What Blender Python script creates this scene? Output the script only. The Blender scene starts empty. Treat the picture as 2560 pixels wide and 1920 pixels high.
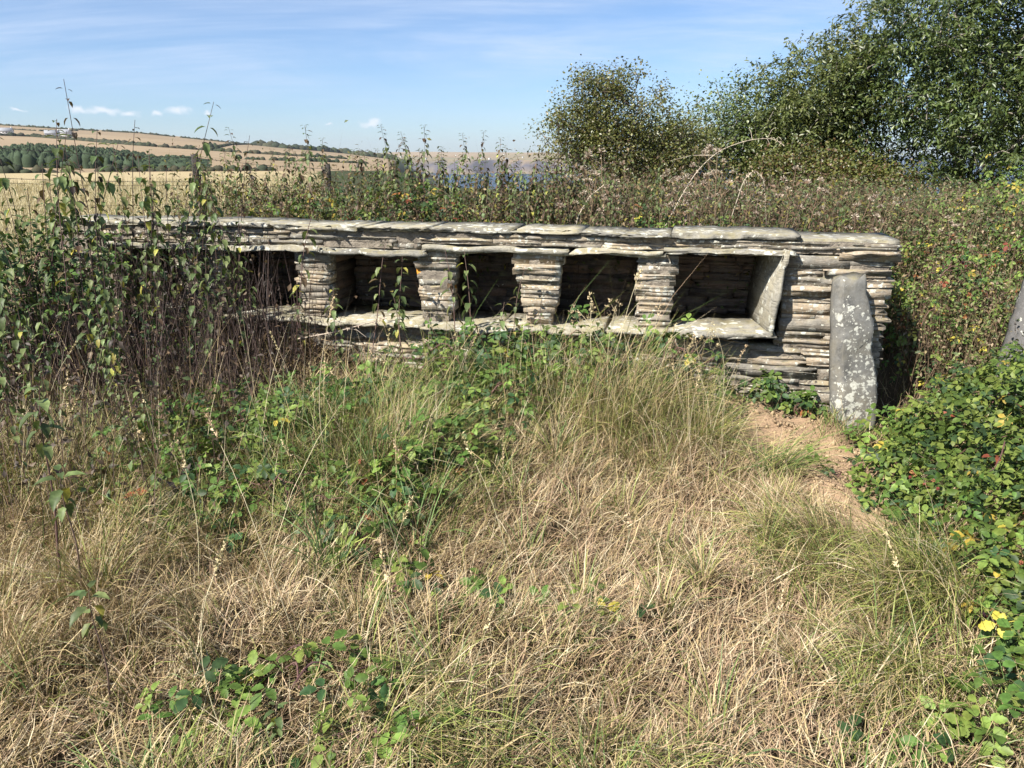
import bpy, math
import numpy as np
from mathutils import Vector, Matrix

# ------------------------------------------------------------------ camera, sky, sun, exposure
scene = bpy.context.scene
COL = scene.collection
EYE = 1.57
PITCH = math.radians(16.8)
cam_d = bpy.data.cameras.new('camera')
cam_d.sensor_width = 36.0
cam_d.lens = 36.0 * 760.0 / 1024.0
cam_d.clip_start = 0.05
cam_d.clip_end = 60000
cam = bpy.data.objects.new('camera', cam_d)
COL.objects.link(cam)
cam.location = (0, 0, EYE)
cam.rotation_euler = (math.pi / 2 - PITCH, 0, 0)
scene.camera = cam

SUN_EL, SUN_AZ = math.radians(44), math.radians(-133)      # azimuth clockwise from +Y
SUN = Vector((math.sin(SUN_AZ) * math.cos(SUN_EL), math.cos(SUN_AZ) * math.cos(SUN_EL), math.sin(SUN_EL)))
sun_d = bpy.data.lights.new('sun', 'SUN')
sun_d.energy = 5.0
sun_d.angle = math.radians(0.53)
sun_d.color = (1.0, 0.94, 0.85)
sun = bpy.data.objects.new('sun', sun_d)
COL.objects.link(sun)
sun.rotation_euler = SUN.to_track_quat('Z', 'Y').to_euler()
sun.location = (-20, -20, 30)

vs = scene.view_settings
vs.view_transform = 'Standard'
vs.look = 'None'
vs.gamma = 1.0
vs.use_curve_mapping = False
vs.exposure = 1.05
cy = scene.cycles
cy.max_bounces = 6
cy.diffuse_bounces = 2
cy.glossy_bounces = 2
cy.transmission_bounces = 3
cy.transparent_max_bounces = 4
cy.caustics_reflective = False
cy.caustics_refractive = False


class NT:
    """small helper to write node graphs"""
    def __init__(s, tree):
        s.t = tree
        s.n = tree.nodes
        s.l = tree.links

    def node(s, typ, **kw):
        nd = s.n.new(typ)
        for k, v in kw.items():
            setattr(nd, k, v)
        return nd

    def put(s, sock, v):
        if isinstance(v, bpy.types.NodeSocket):
            s.l.new(v, sock)
        elif isinstance(v, (tuple, list)) and len(v) == 3 and sock.type == 'RGBA':
            sock.default_value = (*v, 1)
        else:
            sock.default_value = v

    def math(s, op, a, b=0.0, c=None, clamp=False):
        nd = s.node('ShaderNodeMath', operation=op, use_clamp=clamp)
        s.put(nd.inputs[0], a)
        s.put(nd.inputs[1], b)
        if c is not None:
            s.put(nd.inputs[2], c)
        return nd.outputs[0]

    def vmath(s, op, a, b=(0, 0, 0)):
        nd = s.node('ShaderNodeVectorMath', operation=op)
        s.put(nd.inputs[0], a)
        s.put(nd.inputs[1], b)
        return nd.outputs['Value'] if op in ('LENGTH', 'DOT_PRODUCT', 'DISTANCE') else nd.outputs[0]

    def step(s, v, a, b):
        nd = s.node('ShaderNodeMapRange', interpolation_type='SMOOTHSTEP')
        s.put(nd.inputs[0], v)
        nd.inputs[1].default_value = a
        nd.inputs[2].default_value = b
        return nd.outputs[0]

    def mix(s, f, a, b, mode='MIX'):
        nd = s.node('ShaderNodeMix', data_type='RGBA', blend_type=mode)
        s.put(nd.inputs[0], f)
        s.put(nd.inputs[6], a)
        s.put(nd.inputs[7], b)
        return nd.outputs[2]

    def noise(s, vec, scale, detail=3, rough=0.55, dist=0.0):
        nd = s.node('ShaderNodeTexNoise')
        if vec is not None:
            s.l.new(vec, nd.inputs['Vector'])
        nd.inputs['Scale'].default_value = scale
        nd.inputs['Detail'].default_value = detail
        nd.inputs['Roughness'].default_value = rough
        nd.inputs['Distortion'].default_value = dist
        return nd.outputs[0]

    def voronoi(s, vec, scale, feature='F1', rnd=1.0):
        nd = s.node('ShaderNodeTexVoronoi', feature=feature)
        s.l.new(vec, nd.inputs['Vector'])
        nd.inputs['Scale'].default_value = scale
        nd.inputs['Randomness'].default_value = rnd
        return nd

    def scale(s, vec, sc):
        return s.vmath('MULTIPLY', vec, sc)


world = bpy.data.worlds.new('World')
scene.world = world
world.use_nodes = True
w = NT(world.node_tree)
w.n.clear()
sky = w.node('ShaderNodeTexSky', sky_type='NISHITA')
sky.sun_disc = False
sky.sun_elevation = SUN_EL
sky.sun_rotation = SUN_AZ % (2 * math.pi)
sky.altitude = 60
sky.air_density = 1.0
sky.dust_density = 0.25
sky.ozone_density = 3.0
tc = w.node('ShaderNodeTexCoord')
dirv = w.vmath('NORMALIZE', tc.outputs['Generated'])
sep = w.node('ShaderNodeSeparateXYZ')
w.l.new(dirv, sep.inputs[0])
zz = w.math('ADD', w.math('MAXIMUM', sep.outputs[2], 0.0), 0.16)
comb = w.node('ShaderNodeCombineXYZ')
w.put(comb.inputs[0], w.math('DIVIDE', sep.outputs[0], zz))
w.put(comb.inputs[1], w.math('DIVIDE', sep.outputs[1], zz))
# high thin cirrus: long soft bands on a flat layer
c1 = w.noise(w.scale(w.vmath('ADD', comb.outputs[0], (2.3, 0.4, 0)), (0.33, 0.95, 1)), 1.15, 6, 0.6, 0.8)
c2 = w.noise(w.scale(comb.outputs[0], (0.8, 3.2, 1)), 1.6, 7, 0.65, 0.5)
cir = w.math('MULTIPLY', w.step(c1, 0.32, 0.66), w.math('ADD', w.math('MULTIPLY', w.step(c2, 0.3, 0.75), 0.6), 0.4))
cir = w.math('MULTIPLY', cir, w.step(sep.outputs[2], 0.015, 0.14))
tint = w.mix(w.step(sep.outputs[2], -0.02, 0.42), (0.80, 0.98, 1.30), (1.0, 1.02, 1.08))
skyc = w.mix(1.0, sky.outputs[0], tint, 'MULTIPLY')
col = w.mix(w.math('MULTIPLY', cir, 0.75), skyc, (6.6, 7.5, 9.2))
# a few small fair-weather clouds low over the land
wob = w.node('ShaderNodeTexNoise')
w.l.new(dirv, wob.inputs['Vector'])
wob.inputs['Scale'].default_value = 55
wob.inputs['Detail'].default_value = 4
wobv = w.vmath('MULTIPLY', w.vmath('SUBTRACT', wob.outputs[1], (0.5, 0.5, 0.5)), (0.030, 0.030, 0.016))
dw = w.vmath('ADD', dirv, wobv)
cl = None
for az, el, sa, se in ((-28.2, 2.65, 0.9, .22), (-26.9, 2.7, 1.1, .25), (-25.4, 2.55, .8, .2), (-23.6, 2.6, .45, .16), (-22.4, 2.8, .75, .36), (-20.8, 2.6, .4, .14),
                       (-10.0, 2.1, .7, .26), (-12.9, 1.9, .5, .07), (-31.5, 2.6, .5, .1), (58, 2.6, 1.2, .3), (63, 2.9, .8, .4), (-52, 2.7, 1.0, .3), (120, 3, 1.2, .4), (-120, 3, 1.2, .35), (170, 2.6, 1, .3)):
    a, e = math.radians(az), math.radians(el)
    c = (math.sin(a) * math.cos(e), math.cos(a) * math.cos(e), math.sin(e))
    k = math.radians(sa * .85); se *= .85
    d = w.vmath('LENGTH', w.vmath('MULTIPLY', w.vmath('SUBTRACT', dw, c), (1 / k, 1 / k, 1 / math.radians(se))))
    m = w.math('SUBTRACT', 1.0, w.step(d, 0.15, 1.45))
    cl = m if cl is None else w.math('MAXIMUM', cl, m)
col = w.mix(w.math('MULTIPLY', cl, 0.75), col, (8.6, 8.8, 9.4))
bg = w.node('ShaderNodeBackground')
w.put(bg.inputs[0], col)
bg.inputs[1].default_value = 0.058
out = w.node('ShaderNodeOutputWorld')
w.l.new(bg.outputs[0], out.inputs[0])

# ------------------------------------------------------------------ helpers
R = lambda seed: np.random.default_rng(seed)


def tag(o, label=None, cat=None, group=None, kind=None):
    if label: o['label'] = label
    if cat: o['category'] = cat
    if group: o['group'] = group
    if kind: o['kind'] = kind
    return o


def make_mesh(name, V, quads=None, tris=None, col=None, mat=None, smooth=False, polys=None):
    me = bpy.data.meshes.new(name)
    V = np.asarray(V, np.float32).reshape(-1, 3)
    idx, tot = [], []
    if quads is not None and len(quads):
        q = np.asarray(quads, np.int32).reshape(-1, 4)
        idx.append(q.ravel()); tot.append(np.full(len(q), 4, np.int32))
    if tris is not None and len(tris):
        t = np.asarray(tris, np.int32).reshape(-1, 3)
        idx.append(t.ravel()); tot.append(np.full(len(t), 3, np.int32))
    if polys:
        for p in polys:
            idx.append(np.asarray(p, np.int32)); tot.append(np.array([len(p)], np.int32))
    idx = np.concatenate(idx); tot = np.concatenate(tot)
    me.vertices.add(len(V)); me.vertices.foreach_set('co', V.ravel())
    me.loops.add(len(idx)); me.loops.foreach_set('vertex_index', idx)
    me.polygons.add(len(tot))
    st = np.zeros(len(tot), np.int32); st[1:] = np.cumsum(tot)[:-1]
    me.polygons.foreach_set('loop_start', st)
    me.polygons.foreach_set('loop_total', tot)
    if smooth:
        me.polygons.foreach_set('use_smooth', np.ones(len(tot), bool))
    if col is not None:
        c = np.ones((len(V), 4), np.float32); c[:, :3] = np.clip(col, 0, 1)
        at = me.color_attributes.new('col', 'FLOAT_COLOR', 'POINT')
        at.data.foreach_set('color', c.ravel())
    me.update(calc_edges=True)
    if mat: me.materials.append(mat)
    return me


def add_obj(name, me, parent=None, loc=None):
    o = bpy.data.objects.new(name, me)
    COL.objects.link(o)
    if parent: o.parent = parent
    if loc is not None: o.location = loc
    return o


def empty(name, loc, rz=0.0):
    o = bpy.data.objects.new(name, None)
    o.empty_display_size = 0.1
    COL.objects.link(o)
    o.location = loc
    o.rotation_euler = (0, 0, rz)
    return o


class Acc:
    """collects geometry with colours into one mesh"""
    def __init__(s):
        s.V, s.Q, s.T, s.C, s.n = [], [], [], [], 0

    def add(s, V, quads=None, tris=None, col=(1, 1, 1)):
        V = np.asarray(V, float).reshape(-1, 3)
        if quads is not None and len(quads): s.Q.append(np.asarray(quads).reshape(-1, 4) + s.n)
        if tris is not None and len(tris): s.T.append(np.asarray(tris).reshape(-1, 3) + s.n)
        s.V.append(V)
        c = np.asarray(col, float)
        s.C.append(np.broadcast_to(c, (len(V), 3)) if c.ndim == 1 else c)
        s.n += len(V)

    def mesh(s, name, mat, smooth=False, origin=None):
        V = np.concatenate(s.V)
        if origin is not None: V = V - np.asarray(origin)
        return make_mesh(name, V, np.concatenate(s.Q) if s.Q else None, np.concatenate(s.T) if s.T else None,
                         np.concatenate(s.C), mat, smooth)


def tube(path, rad, sides=5):
    P = np.asarray(path, float); k = len(P)
    rad = np.broadcast_to(np.asarray(rad, float), (k,))
    T = np.gradient(P, axis=0); T /= np.linalg.norm(T, axis=1, keepdims=True) + 1e-9
    ref = np.array([0.0, 0, 1]) if abs(T[:, 2]).mean() < 0.8 else np.array([1.0, 0, 0])
    A = np.cross(T, ref); A /= np.linalg.norm(A, axis=1, keepdims=True) + 1e-9
    B = np.cross(T, A)
    th = np.arange(sides) * 2 * math.pi / sides
    V = P[:, None] + rad[:, None, None] * (np.cos(th)[None, :, None] * A[:, None] + np.sin(th)[None, :, None] * B[:, None])
    i = np.arange(k - 1)[:, None] * sides; j = np.arange(sides)[None]
    j2 = (j + 1) % sides
    Q = np.stack([i + j, i + j2, i + sides + j2, i + sides + j], -1).reshape(-1, 4)
    return V.reshape(-1, 3), Q


def basis(n, h):
    """rotation matrices with z=n and y along h"""
    n = n / (np.linalg.norm(n, axis=-1, keepdims=True) + 1e-9)
    y = h - n * np.sum(n * h, -1, keepdims=True)
    y /= np.linalg.norm(y, axis=-1, keepdims=True) + 1e-9
    x = np.cross(y, n)
    return np.stack([x, y, n], -1)


def bake(acc, tpl, pos, rot, sc, col):
    TV, TQ, TT, TS = tpl
    n, k = len(pos), len(TV)
    V = np.einsum('nij,kj->nki', rot, TV) * np.asarray(sc).reshape(-1, 1, 1) + pos[:, None]
    off = (np.arange(n) * k)[:, None, None]
    C = col[:, None, :] * TS[None, :, None]
    acc.add(V.reshape(-1, 3), (TQ[None] + off).reshape(-1, 4) if len(TQ) else None,
            (TT[None] + off).reshape(-1, 3) if len(TT) else None, C.reshape(-1, 3))


def leaflet(n=6, wid=0.62, serr=0.0, fold=0.25, curl=0.25, peak=0.4):
    """one leaf blade, length 1 along +Y, folded along its midrib"""
    t = np.linspace(0, 1, n)
    wd = wid * 0.5 * np.sin(math.pi * t ** (math.log(0.5) / math.log(peak))) ** 0.8
    wd[0] = 0.02; wd[-1] = 0.0
    if serr:
        wd[1:-1] *= 1 + serr * np.where(np.arange(n - 2) % 2 == 0, 1, -1)
    zc = -curl * t ** 2
    c = np.stack([0 * t, t, zc], 1)
    l = np.stack([-wd, t + 0.06 * (wd > 0.05), zc + fold * wd], 1)
    r = np.stack([wd, t + 0.06 * (wd > 0.05), zc + fold * wd], 1)
    V = np.concatenate([c, l[:-1], r[:-1]])
    L, Rr = n, 2 * n - 1
    Q, T = [], []
    for i in range(n - 2):
        Q += [[i, i + 1, L + i + 1, L + i], [i, Rr + i, Rr + i + 1, i + 1]]
    T += [[n - 2, n - 1, L + n - 2], [n - 2, Rr + n - 2, n - 1]]
    S = np.ones(len(V)); S[:n] = 0.92
    return np.array(V), np.array(Q).reshape(-1, 4), np.array(T).reshape(-1, 3), S


def combine(parts):
    V, Q, T, S, n = [], [], [], [], 0
    for (v, q, t, s), M, off in parts:
        V.append(v @ np.asarray(M).T + off); Q.append(q + n); T.append(t + n); S.append(s); n += len(v)
    return np.concatenate(V), np.concatenate(Q), np.concatenate(T), np.concatenate(S)


def rotz(a):
    c, s = math.cos(a), math.sin(a)
    return np.array([[c, -s, 0], [s, c, 0], [0, 0, 1.0]])


def rotx(a):
    c, s = math.cos(a), math.sin(a)
    return np.array([[1.0, 0, 0], [0, c, -s], [0, s, c]])


def bramble_leaf(hi, five=False, seed=0):
    r = R(seed)
    lf = lambda: leaflet(9 if hi else 4, 0.66, 0.13 if hi else 0.0, r.uniform(.15, .35), r.uniform(.1, .35), 0.42)
    st = (np.array([[-.012, 0, 0], [.012, 0, 0], [.010, .64, .0], [-.010, .64, .0]]), np.array([[0, 1, 2, 3]]), np.zeros((0, 3), int), np.ones(4) * .8)
    ps = [(lf(), rotx(r.uniform(-.3, .2)) * .56, (0, .62, 0)), (lf(), rotz(1.25) @ rotx(r.uniform(-.4, .25)) * .47, (-.05, .42, 0)), (lf(), rotz(-1.25) @ rotx(r.uniform(-.4, .25)) * .47, (.05, .42, 0))]
    if five:
        ps += [(lf(), rotz(2.0) * .36, (0, .40, -.01)), (lf(), rotz(-2.0) * .36, (0, .40, -.01))]
    ps.append((st, np.eye(3), (0, 0, 0)))
    V, Q, T, S = combine(ps)
    return V * 1.0, Q, T, S


# value noise on numpy arrays for shapes
_ph = R(5).uniform(0, 6.28, (8, 2)); _fr = R(6).normal(size=(8, 2))


def wob2(x, y, sc=1.0):
    s = 0
    for i in range(8):
        s = s + np.sin((x * _fr[i, 0] + y * _fr[i, 1]) * 2.2 / sc + _ph[i, 0]) * np.cos((x * _fr[i, 1] - y * _fr[i, 0]) * 1.3 / sc + _ph[i, 1])
    return s / 3.0


def sstep(a, b, x):
    t = np.clip((x - a) / (b - a), 0, 1)
    return t * t * (3 - 2 * t)


# ------------------------------------------------------------------ materials
def new_mat(name):
    m = bpy.data.materials.new(name)
    m.use_nodes = True
    t = NT(m.node_tree)
    t.n.clear()
    o = t.node('ShaderNodeOutputMaterial')
    return m, t, o


def veg_mat(name, trans=0.3, rough=0.5, spec=0.35, var=0.35, mottle=0.0):
    m, t, o = new_mat(name)
    at = t.node('ShaderNodeAttribute', attribute_name='col')
    oi = t.node('ShaderNodeObjectInfo')
    k = t.math('ADD', t.math('MULTIPLY', oi.outputs['Random'], var), 1 - var * .5)
    c = t.mix(1.0, at.outputs[0], (1, 1, 1), 'MULTIPLY')
    hs = t.node('ShaderNodeHueSaturation')
    t.put(hs.inputs['Value'], k)
    t.put(hs.inputs['Hue'], t.math('ADD', t.math('MULTIPLY', oi.outputs['Random'], 0.035), 0.4825))
    t.put(hs.inputs['Color'], c)
    c = hs.outputs[0]
    if mottle:
        ge = t.node('ShaderNodeNewGeometry')
        nz = t.noise(ge.outputs['Position'], 60, 3)
        c = t.mix(1.0, c, t.mix(t.step(nz, .35, .7), (1 - mottle,) * 3, (1 + mottle,) * 3), 'MULTIPLY')
    p = t.node('ShaderNodeBsdfPrincipled')
    t.put(p.inputs['Base Color'], c)
    p.inputs['Roughness'].default_value = rough
    p.inputs['Specular IOR Level'].default_value = spec
    if trans > 0:
        tr = t.node('ShaderNodeBsdfTranslucent')
        t.put(tr.inputs[0], t.mix(1.0, c, (1.25, 1.25, .7), 'MULTIPLY'))
        mx = t.node('ShaderNodeMixShader')
        mx.inputs[0].default_value = trans
        t.l.new(p.outputs[0], mx.inputs[1]); t.l.new(tr.outputs[0], mx.inputs[2])
        t.l.new(mx.outputs[0], o.inputs[0])
    else:
        t.l.new(p.outputs[0], o.inputs[0])
    return m


M_LEAF = veg_mat('leaf', 0.20, 0.50, 0.24, 0.4, 0.22)
M_GRASS = veg_mat('grass_blade', 0.10, 0.55, 0.3, 0.0)
M_STEM = veg_mat('stem', 0.0, 0.65, 0.25, 0.3)
M_BARK = veg_mat('bark', 0.0, 0.85, 0.15, 0.0, 0.3)
M_TREELEAF = veg_mat('tree_leaf', 0.25, 0.40, 0.5, 0.0)


def slate_mat(name, base=(0.20, 0.19, 0.165), dark=(0.075, 0.07, 0.065), warm=(0.26, 0.205, 0.14), lichen=0.5, orange=True, vertical=False, seed=(0, 0, 0), spots=((24, .36, .52), (47, .36, .55), (9, .34, .60))):
    m, t, o = new_mat(name)
    tcn = t.node('ShaderNodeTexCoord')
    ge = t.node('ShaderNodeNewGeometry')
    oi = t.node('ShaderNodeObjectInfo')
    off = t.vmath('ADD', t.vmath('MULTIPLY', oi.outputs['Location'], (0.13, 0.07, 0.31)), seed)
    p = t.vmath('ADD', ge.outputs['Position'], off)
    st = (11, 11, 5) if vertical else (9, 9, 95)
    strata = t.noise(t.scale(p, st), 1.0, 5, 0.62, 0.6)
    fine = t.noise(p, 70, 5, 0.65)
    big = t.noise(p, 7, 4, 0.6)
    tint = t.mix(t.step(t.math('ADD', big, t.math('MULTIPLY', oi.outputs['Random'], 0.35)), 0.45, 0.95), base, warm)
    c = t.mix(t.step(strata, 0.25, 0.52), dark, tint)
    blot = t.noise(p, 19, 4, .65)
    c = t.mix(t.math('MULTIPLY', t.step(blot, .52, .68), .55), c, tuple(x * .5 for x in base))
    c = t.mix(t.math('MULTIPLY', t.step(blot, .46, .30), .45), c, tuple(min(1, x * 1.55) for x in base))
    c = t.mix(t.math('MULTIPLY', t.step(fine, 0.45, 0.75), 0.45), c, tuple(min(1, x * 1.7) for x in base))
    k = t.math('ADD', t.math('MULTIPLY', oi.outputs['Random'], 0.55), 0.75)
    c = t.mix(1.0, c, t.node('ShaderNodeCombineXYZ').outputs[0], 'MULTIPLY') if False else c
    hs = t.node('ShaderNodeHueSaturation')
    t.put(hs.inputs['Color'], c); t.put(hs.inputs['Value'], k)
    c = hs.outputs[0]
    # yellow-green crust on upper faces
    sepn = t.node('ShaderNodeSeparateXYZ')
    t.l.new(ge.outputs['Normal'], sepn.inputs[0])
    crust = t.math('MULTIPLY', t.step(t.noise(p, 11, 4, .6), 0.42, 0.62), 0.55)
    crust = t.math('MULTIPLY', crust, t.step(sepn.outputs[2], 0.3, 0.8))
    c = t.mix(crust, c, (0.27, 0.235, 0.12))
    # pale lichen rosettes: warped cells picked by larger patches
    wp = t.vmath('ADD', p, t.vmath('MULTIPLY', t.node('ShaderNodeTexNoise').outputs[1], (0.0, 0.0, 0.0)))
    wn = t.node('ShaderNodeTexNoise'); t.l.new(p, wn.inputs['Vector']); wn.inputs['Scale'].default_value = 60; wn.inputs['Detail'].default_value = 3
    wp = t.vmath('ADD', p, t.vmath('MULTIPLY', t.vmath('SUBTRACT', wn.outputs[1], (.5, .5, .5)), (.034, .034, .034)))
    patch = t.noise(p, 3.4, 3, 0.55)
    lich = None
    for sc, rad, lo in spots:
        v = t.voronoi(wp, sc)
        sc_ = t.node('ShaderNodeSeparateXYZ'); t.l.new(v.outputs['Color'], sc_.inputs[0])
        keep = t.math('GREATER_THAN', t.math('ADD', t.math('MULTIPLY', sc_.outputs[0], 0.5), t.math('MULTIPLY', patch, 1.0)), lo + (1 - lichen) * .45 + 0.15)
        spot = t.math('MULTIPLY', t.math('SUBTRACT', 1.0, t.step(v.outputs['Distance'], rad * .8, rad * 1.15)), keep)
        lich = spot if lich is None else t.math('MAXIMUM', lich, spot)
    lich = t.math('MULTIPLY', lich, t.step(fine, 0.25, 0.5))
    c = t.mix(t.math('MULTIPLY', lich, 0.85), c, t.mix(big, (0.62, 0.61, 0.54), (0.46, 0.47, 0.40)))
    if orange:
        v = t.voronoi(wp, 6.5)
        so = t.node('ShaderNodeSeparateXYZ'); t.l.new(v.outputs['Color'], so.inputs[0])
        sp = t.math('MULTIPLY', t.math('SUBTRACT', 1.0, t.step(v.outputs['Distance'], .10, .17)), t.math('GREATER_THAN', so.outputs[1], 0.86))
        c = t.mix(t.math('MULTIPLY', sp, t.step(fine, .3, .5)), c, (0.62, 0.27, 0.03))
    bs = t.node('ShaderNodeBsdfPrincipled')
    t.put(bs.inputs['Base Color'], c)
    bs.inputs['Roughness'].default_value = 0.82
    bs.inputs['Specular IOR Level'].default_value = 0.3
    bp = t.node('ShaderNodeBump')
    bp.inputs['Strength'].default_value = 0.55 if vertical else 0.9
    bp.inputs['Distance'].default_value = 0.010
    hgt = t.math('ADD', t.math('MULTIPLY', strata, 0.8), t.math('MULTIPLY', fine, 0.35))
    t.put(bp.inputs['Height'], t.math('ADD', hgt, t.math('MULTIPLY', lich, 0.12)))
    t.l.new(bp.outputs[0], bs.inputs['Normal'])
    t.l.new(bs.outputs[0], o.inputs[0])
    return m


M_SLATE = slate_mat('slate', base=(0.23, 0.215, 0.185), dark=(0.07, 0.065, 0.058), warm=(0.28, 0.22, 0.15), lichen=0.64)
M_INNER_SHADE = slate_mat('shade_toned_slate', base=(0.12, 0.10, 0.085), dark=(0.05, 0.045, 0.04), warm=(0.15, 0.10, 0.07), lichen=0.12, orange=False, seed=(5, 5, 1))  # brown lichen-free slate, toned darker to paint in the niches' shade
M_SLAB = slate_mat('slate_slab', base=(0.24, 0.23, 0.20), dark=(0.09, 0.085, 0.075), warm=(0.25, 0.225, 0.16), lichen=0.50, orange=False, seed=(3, 1, 2), spots=((15, .38, .50), (30, .38, .52), (7, .36, .58)))
M_POST = slate_mat('slate_post', base=(0.165, 0.163, 0.152), dark=(0.085, 0.085, 0.083), warm=(0.21, 0.19, 0.145), lichen=0.50, spots=((17, .40, .50), (34, .40, .52), (64, .40, .52)), orange=False, vertical=True, seed=(1.4, 7, 3))
M_POST2 = slate_mat('slate_post_bare', base=(0.17, 0.165, 0.16), dark=(0.10, 0.10, 0.10), warm=(0.18, 0.165, 0.14), lichen=0.2, orange=False, vertical=True, seed=(9, 2, 5))

m, t, o = new_mat('mortar')
ge = t.node('ShaderNodeNewGeometry')
n1 = t.noise(ge.outputs['Position'], 22, 6, .7)
n2 = t.noise(ge.outputs['Position'], 140, 3, .6)
c = t.mix(t.step(n1, .3, .7), (0.13, 0.11, 0.088), (0.30, 0.26, 0.205))
bs = t.node('ShaderNodeBsdfPrincipled'); t.put(bs.inputs['Base Color'], c); bs.inputs['Roughness'].default_value = .95
bp = t.node('ShaderNodeBump'); bp.inputs['Distance'].default_value = .02; t.put(bp.inputs['Height'], t.math('ADD', n1, t.math('MULTIPLY', n2, .3)))
t.l.new(bp.outputs[0], bs.inputs['Normal']); t.l.new(bs.outputs[0], o.inputs[0])
M_MORTAR = m

m, t, o = new_mat('ground_cover')
ge = t.node('ShaderNodeNewGeometry')
at = t.node('ShaderNodeAttribute', attribute_name='col')
n1 = t.noise(ge.outputs['Position'], 9, 6, .7)
n2 = t.noise(ge.outputs['Position'], 75, 4, .65)
n3 = t.noise(ge.outputs['Position'], 0.02, 5, .6)
k = t.math('ADD', t.math('MULTIPLY', n1, .5), t.math('ADD', t.math('MULTIPLY', n2, .55), .47))
k = t.math('MULTIPLY', k, t.math('ADD', t.math('MULTIPLY', n3, .5), .75))
hs = t.node('ShaderNodeHueSaturation'); t.put(hs.inputs['Color'], at.outputs[0]); t.put(hs.inputs['Value'], k)
bs = t.node('ShaderNodeBsdfPrincipled'); t.put(bs.inputs['Base Color'], hs.outputs[0]); bs.inputs['Roughness'].default_value = .95
bs.inputs['Specular IOR Level'].default_value = .1
bp = t.node('ShaderNodeBump'); bp.inputs['Distance'].default_value = .03; bp.inputs['Strength'].default_value = .8
t.put(bp.inputs['Height'], t.math('ADD', n1, t.math('MULTIPLY', n2, .35)))
t.l.new(bp.outputs[0], bs.inputs['Normal']); t.l.new(bs.outputs[0], o.inputs[0])
M_GROUND = m

m, t, o = new_mat('sea_water')
ge = t.node('ShaderNodeNewGeometry')
bs = t.node('ShaderNodeBsdfPrincipled'); bs.inputs['Base Color'].default_value = (0.012, 0.032, 0.055, 1); bs.inputs['Roughness'].default_value = .35
bp = t.node('ShaderNodeBump'); bp.inputs['Distance'].default_value = 1.0; t.put(bp.inputs['Height'], t.noise(ge.outputs['Position'], .12, 4))
t.l.new(bp.outputs[0], bs.inputs['Normal']); t.l.new(bs.outputs[0], o.inputs[0])
M_SEA = m


def plain(name, c, rough=.8, metal=0.0, nscale=30, amt=.25):
    m, t, o = new_mat(name)
    tcn = t.node('ShaderNodeTexCoord')
    nz = t.noise(tcn.outputs['Object'], nscale, 4, .6)
    hs = t.node('ShaderNodeHueSaturation'); hs.inputs['Color'].default_value = (*c, 1)
    t.put(hs.inputs['Value'], t.math('ADD', t.math('MULTIPLY', nz, 2 * amt), 1 - amt))
    bs = t.node('ShaderNodeBsdfPrincipled'); t.put(bs.inputs['Base Color'], hs.outputs[0])
    bs.inputs['Roughness'].default_value = rough; bs.inputs['Metallic'].default_value = metal
    t.l.new(bs.outputs[0], o.inputs[0])
    return m


M_POSTWOOD = plain('weathered_wood', (.035, .03, .027), .9)
M_WIRE = plain('wire', (.05, .045, .045), .6, .4)
M_WHITE = plain('whitewash', (.6, .59, .57), .8, 0, 1)
M_ROOF = plain('slate_roof', (.22, .23, .25), .7, 0, 1)
M_PANE = plain('window_pane', (.03, .035, .04), .2, 0, 1)

# ------------------------------------------------------------------ the lie of the land
WA = math.radians(13.5)
WD = np.array([math.cos(WA), -math.sin(WA)])
WB = np.array([math.sin(WA), math.cos(WA)])      # behind the wall
WP = np.array([0.0, 4.85])
WALL_END, WALL_THICK = 2.23, 0.70


def wall_sb(x, y):
    px, py = x - WP[0], y - WP[1]
    return px * WD[0] + py * WD[1], px * WB[0] + py * WB[1]


def W(s, b, z=0.0):
    return np.array([WP[0] + s * WD[0] + b * WB[0], WP[1] + s * WD[1] + b * WB[1], z])


SOIL = [(1.36, 3.85, .24, .34), (1.60, 3.98, .36, .48), (1.66, 3.42, .30, .42), (1.38, 4.25, .28, .26), (1.86, 3.75, .18, .38), (1.60, 3.0, .22, .32)]


def soil_mask(x, y):
    mk = np.zeros_like(np.asarray(x, float))
    for cx, cy, rx, ry in SOIL:
        d = np.sqrt(((x - cx) / rx) ** 2 + ((y - cy) / ry) ** 2) + .18 * wob2(x, y, .12)
        mk = np.maximum(mk, 1 - sstep(.75, 1.1, d))
    return mk


CREST_AZ = [-180, -90, -60, -45, -32.5, -25, -18.5, -13.3, -10.5, -7.8, -5.5, -3, 180]
CREST_EL = [0, 1, 2.4, 2.2, 1.76, 1.40, 0.72, 0.24, -.05, -.40, -1.2, -3.0, -3.0]
R0, R1 = 260.0, 1500.0


def hill_el(az, r):
    E = np.interp(az, CREST_AZ, CREST_EL)
    f = np.clip(np.log(np.maximum(r, 1) / R0) / math.log(R1 / R0), 0, 1) ** 0.85
    return -1.08 + (E + 1.08) * f


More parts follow.
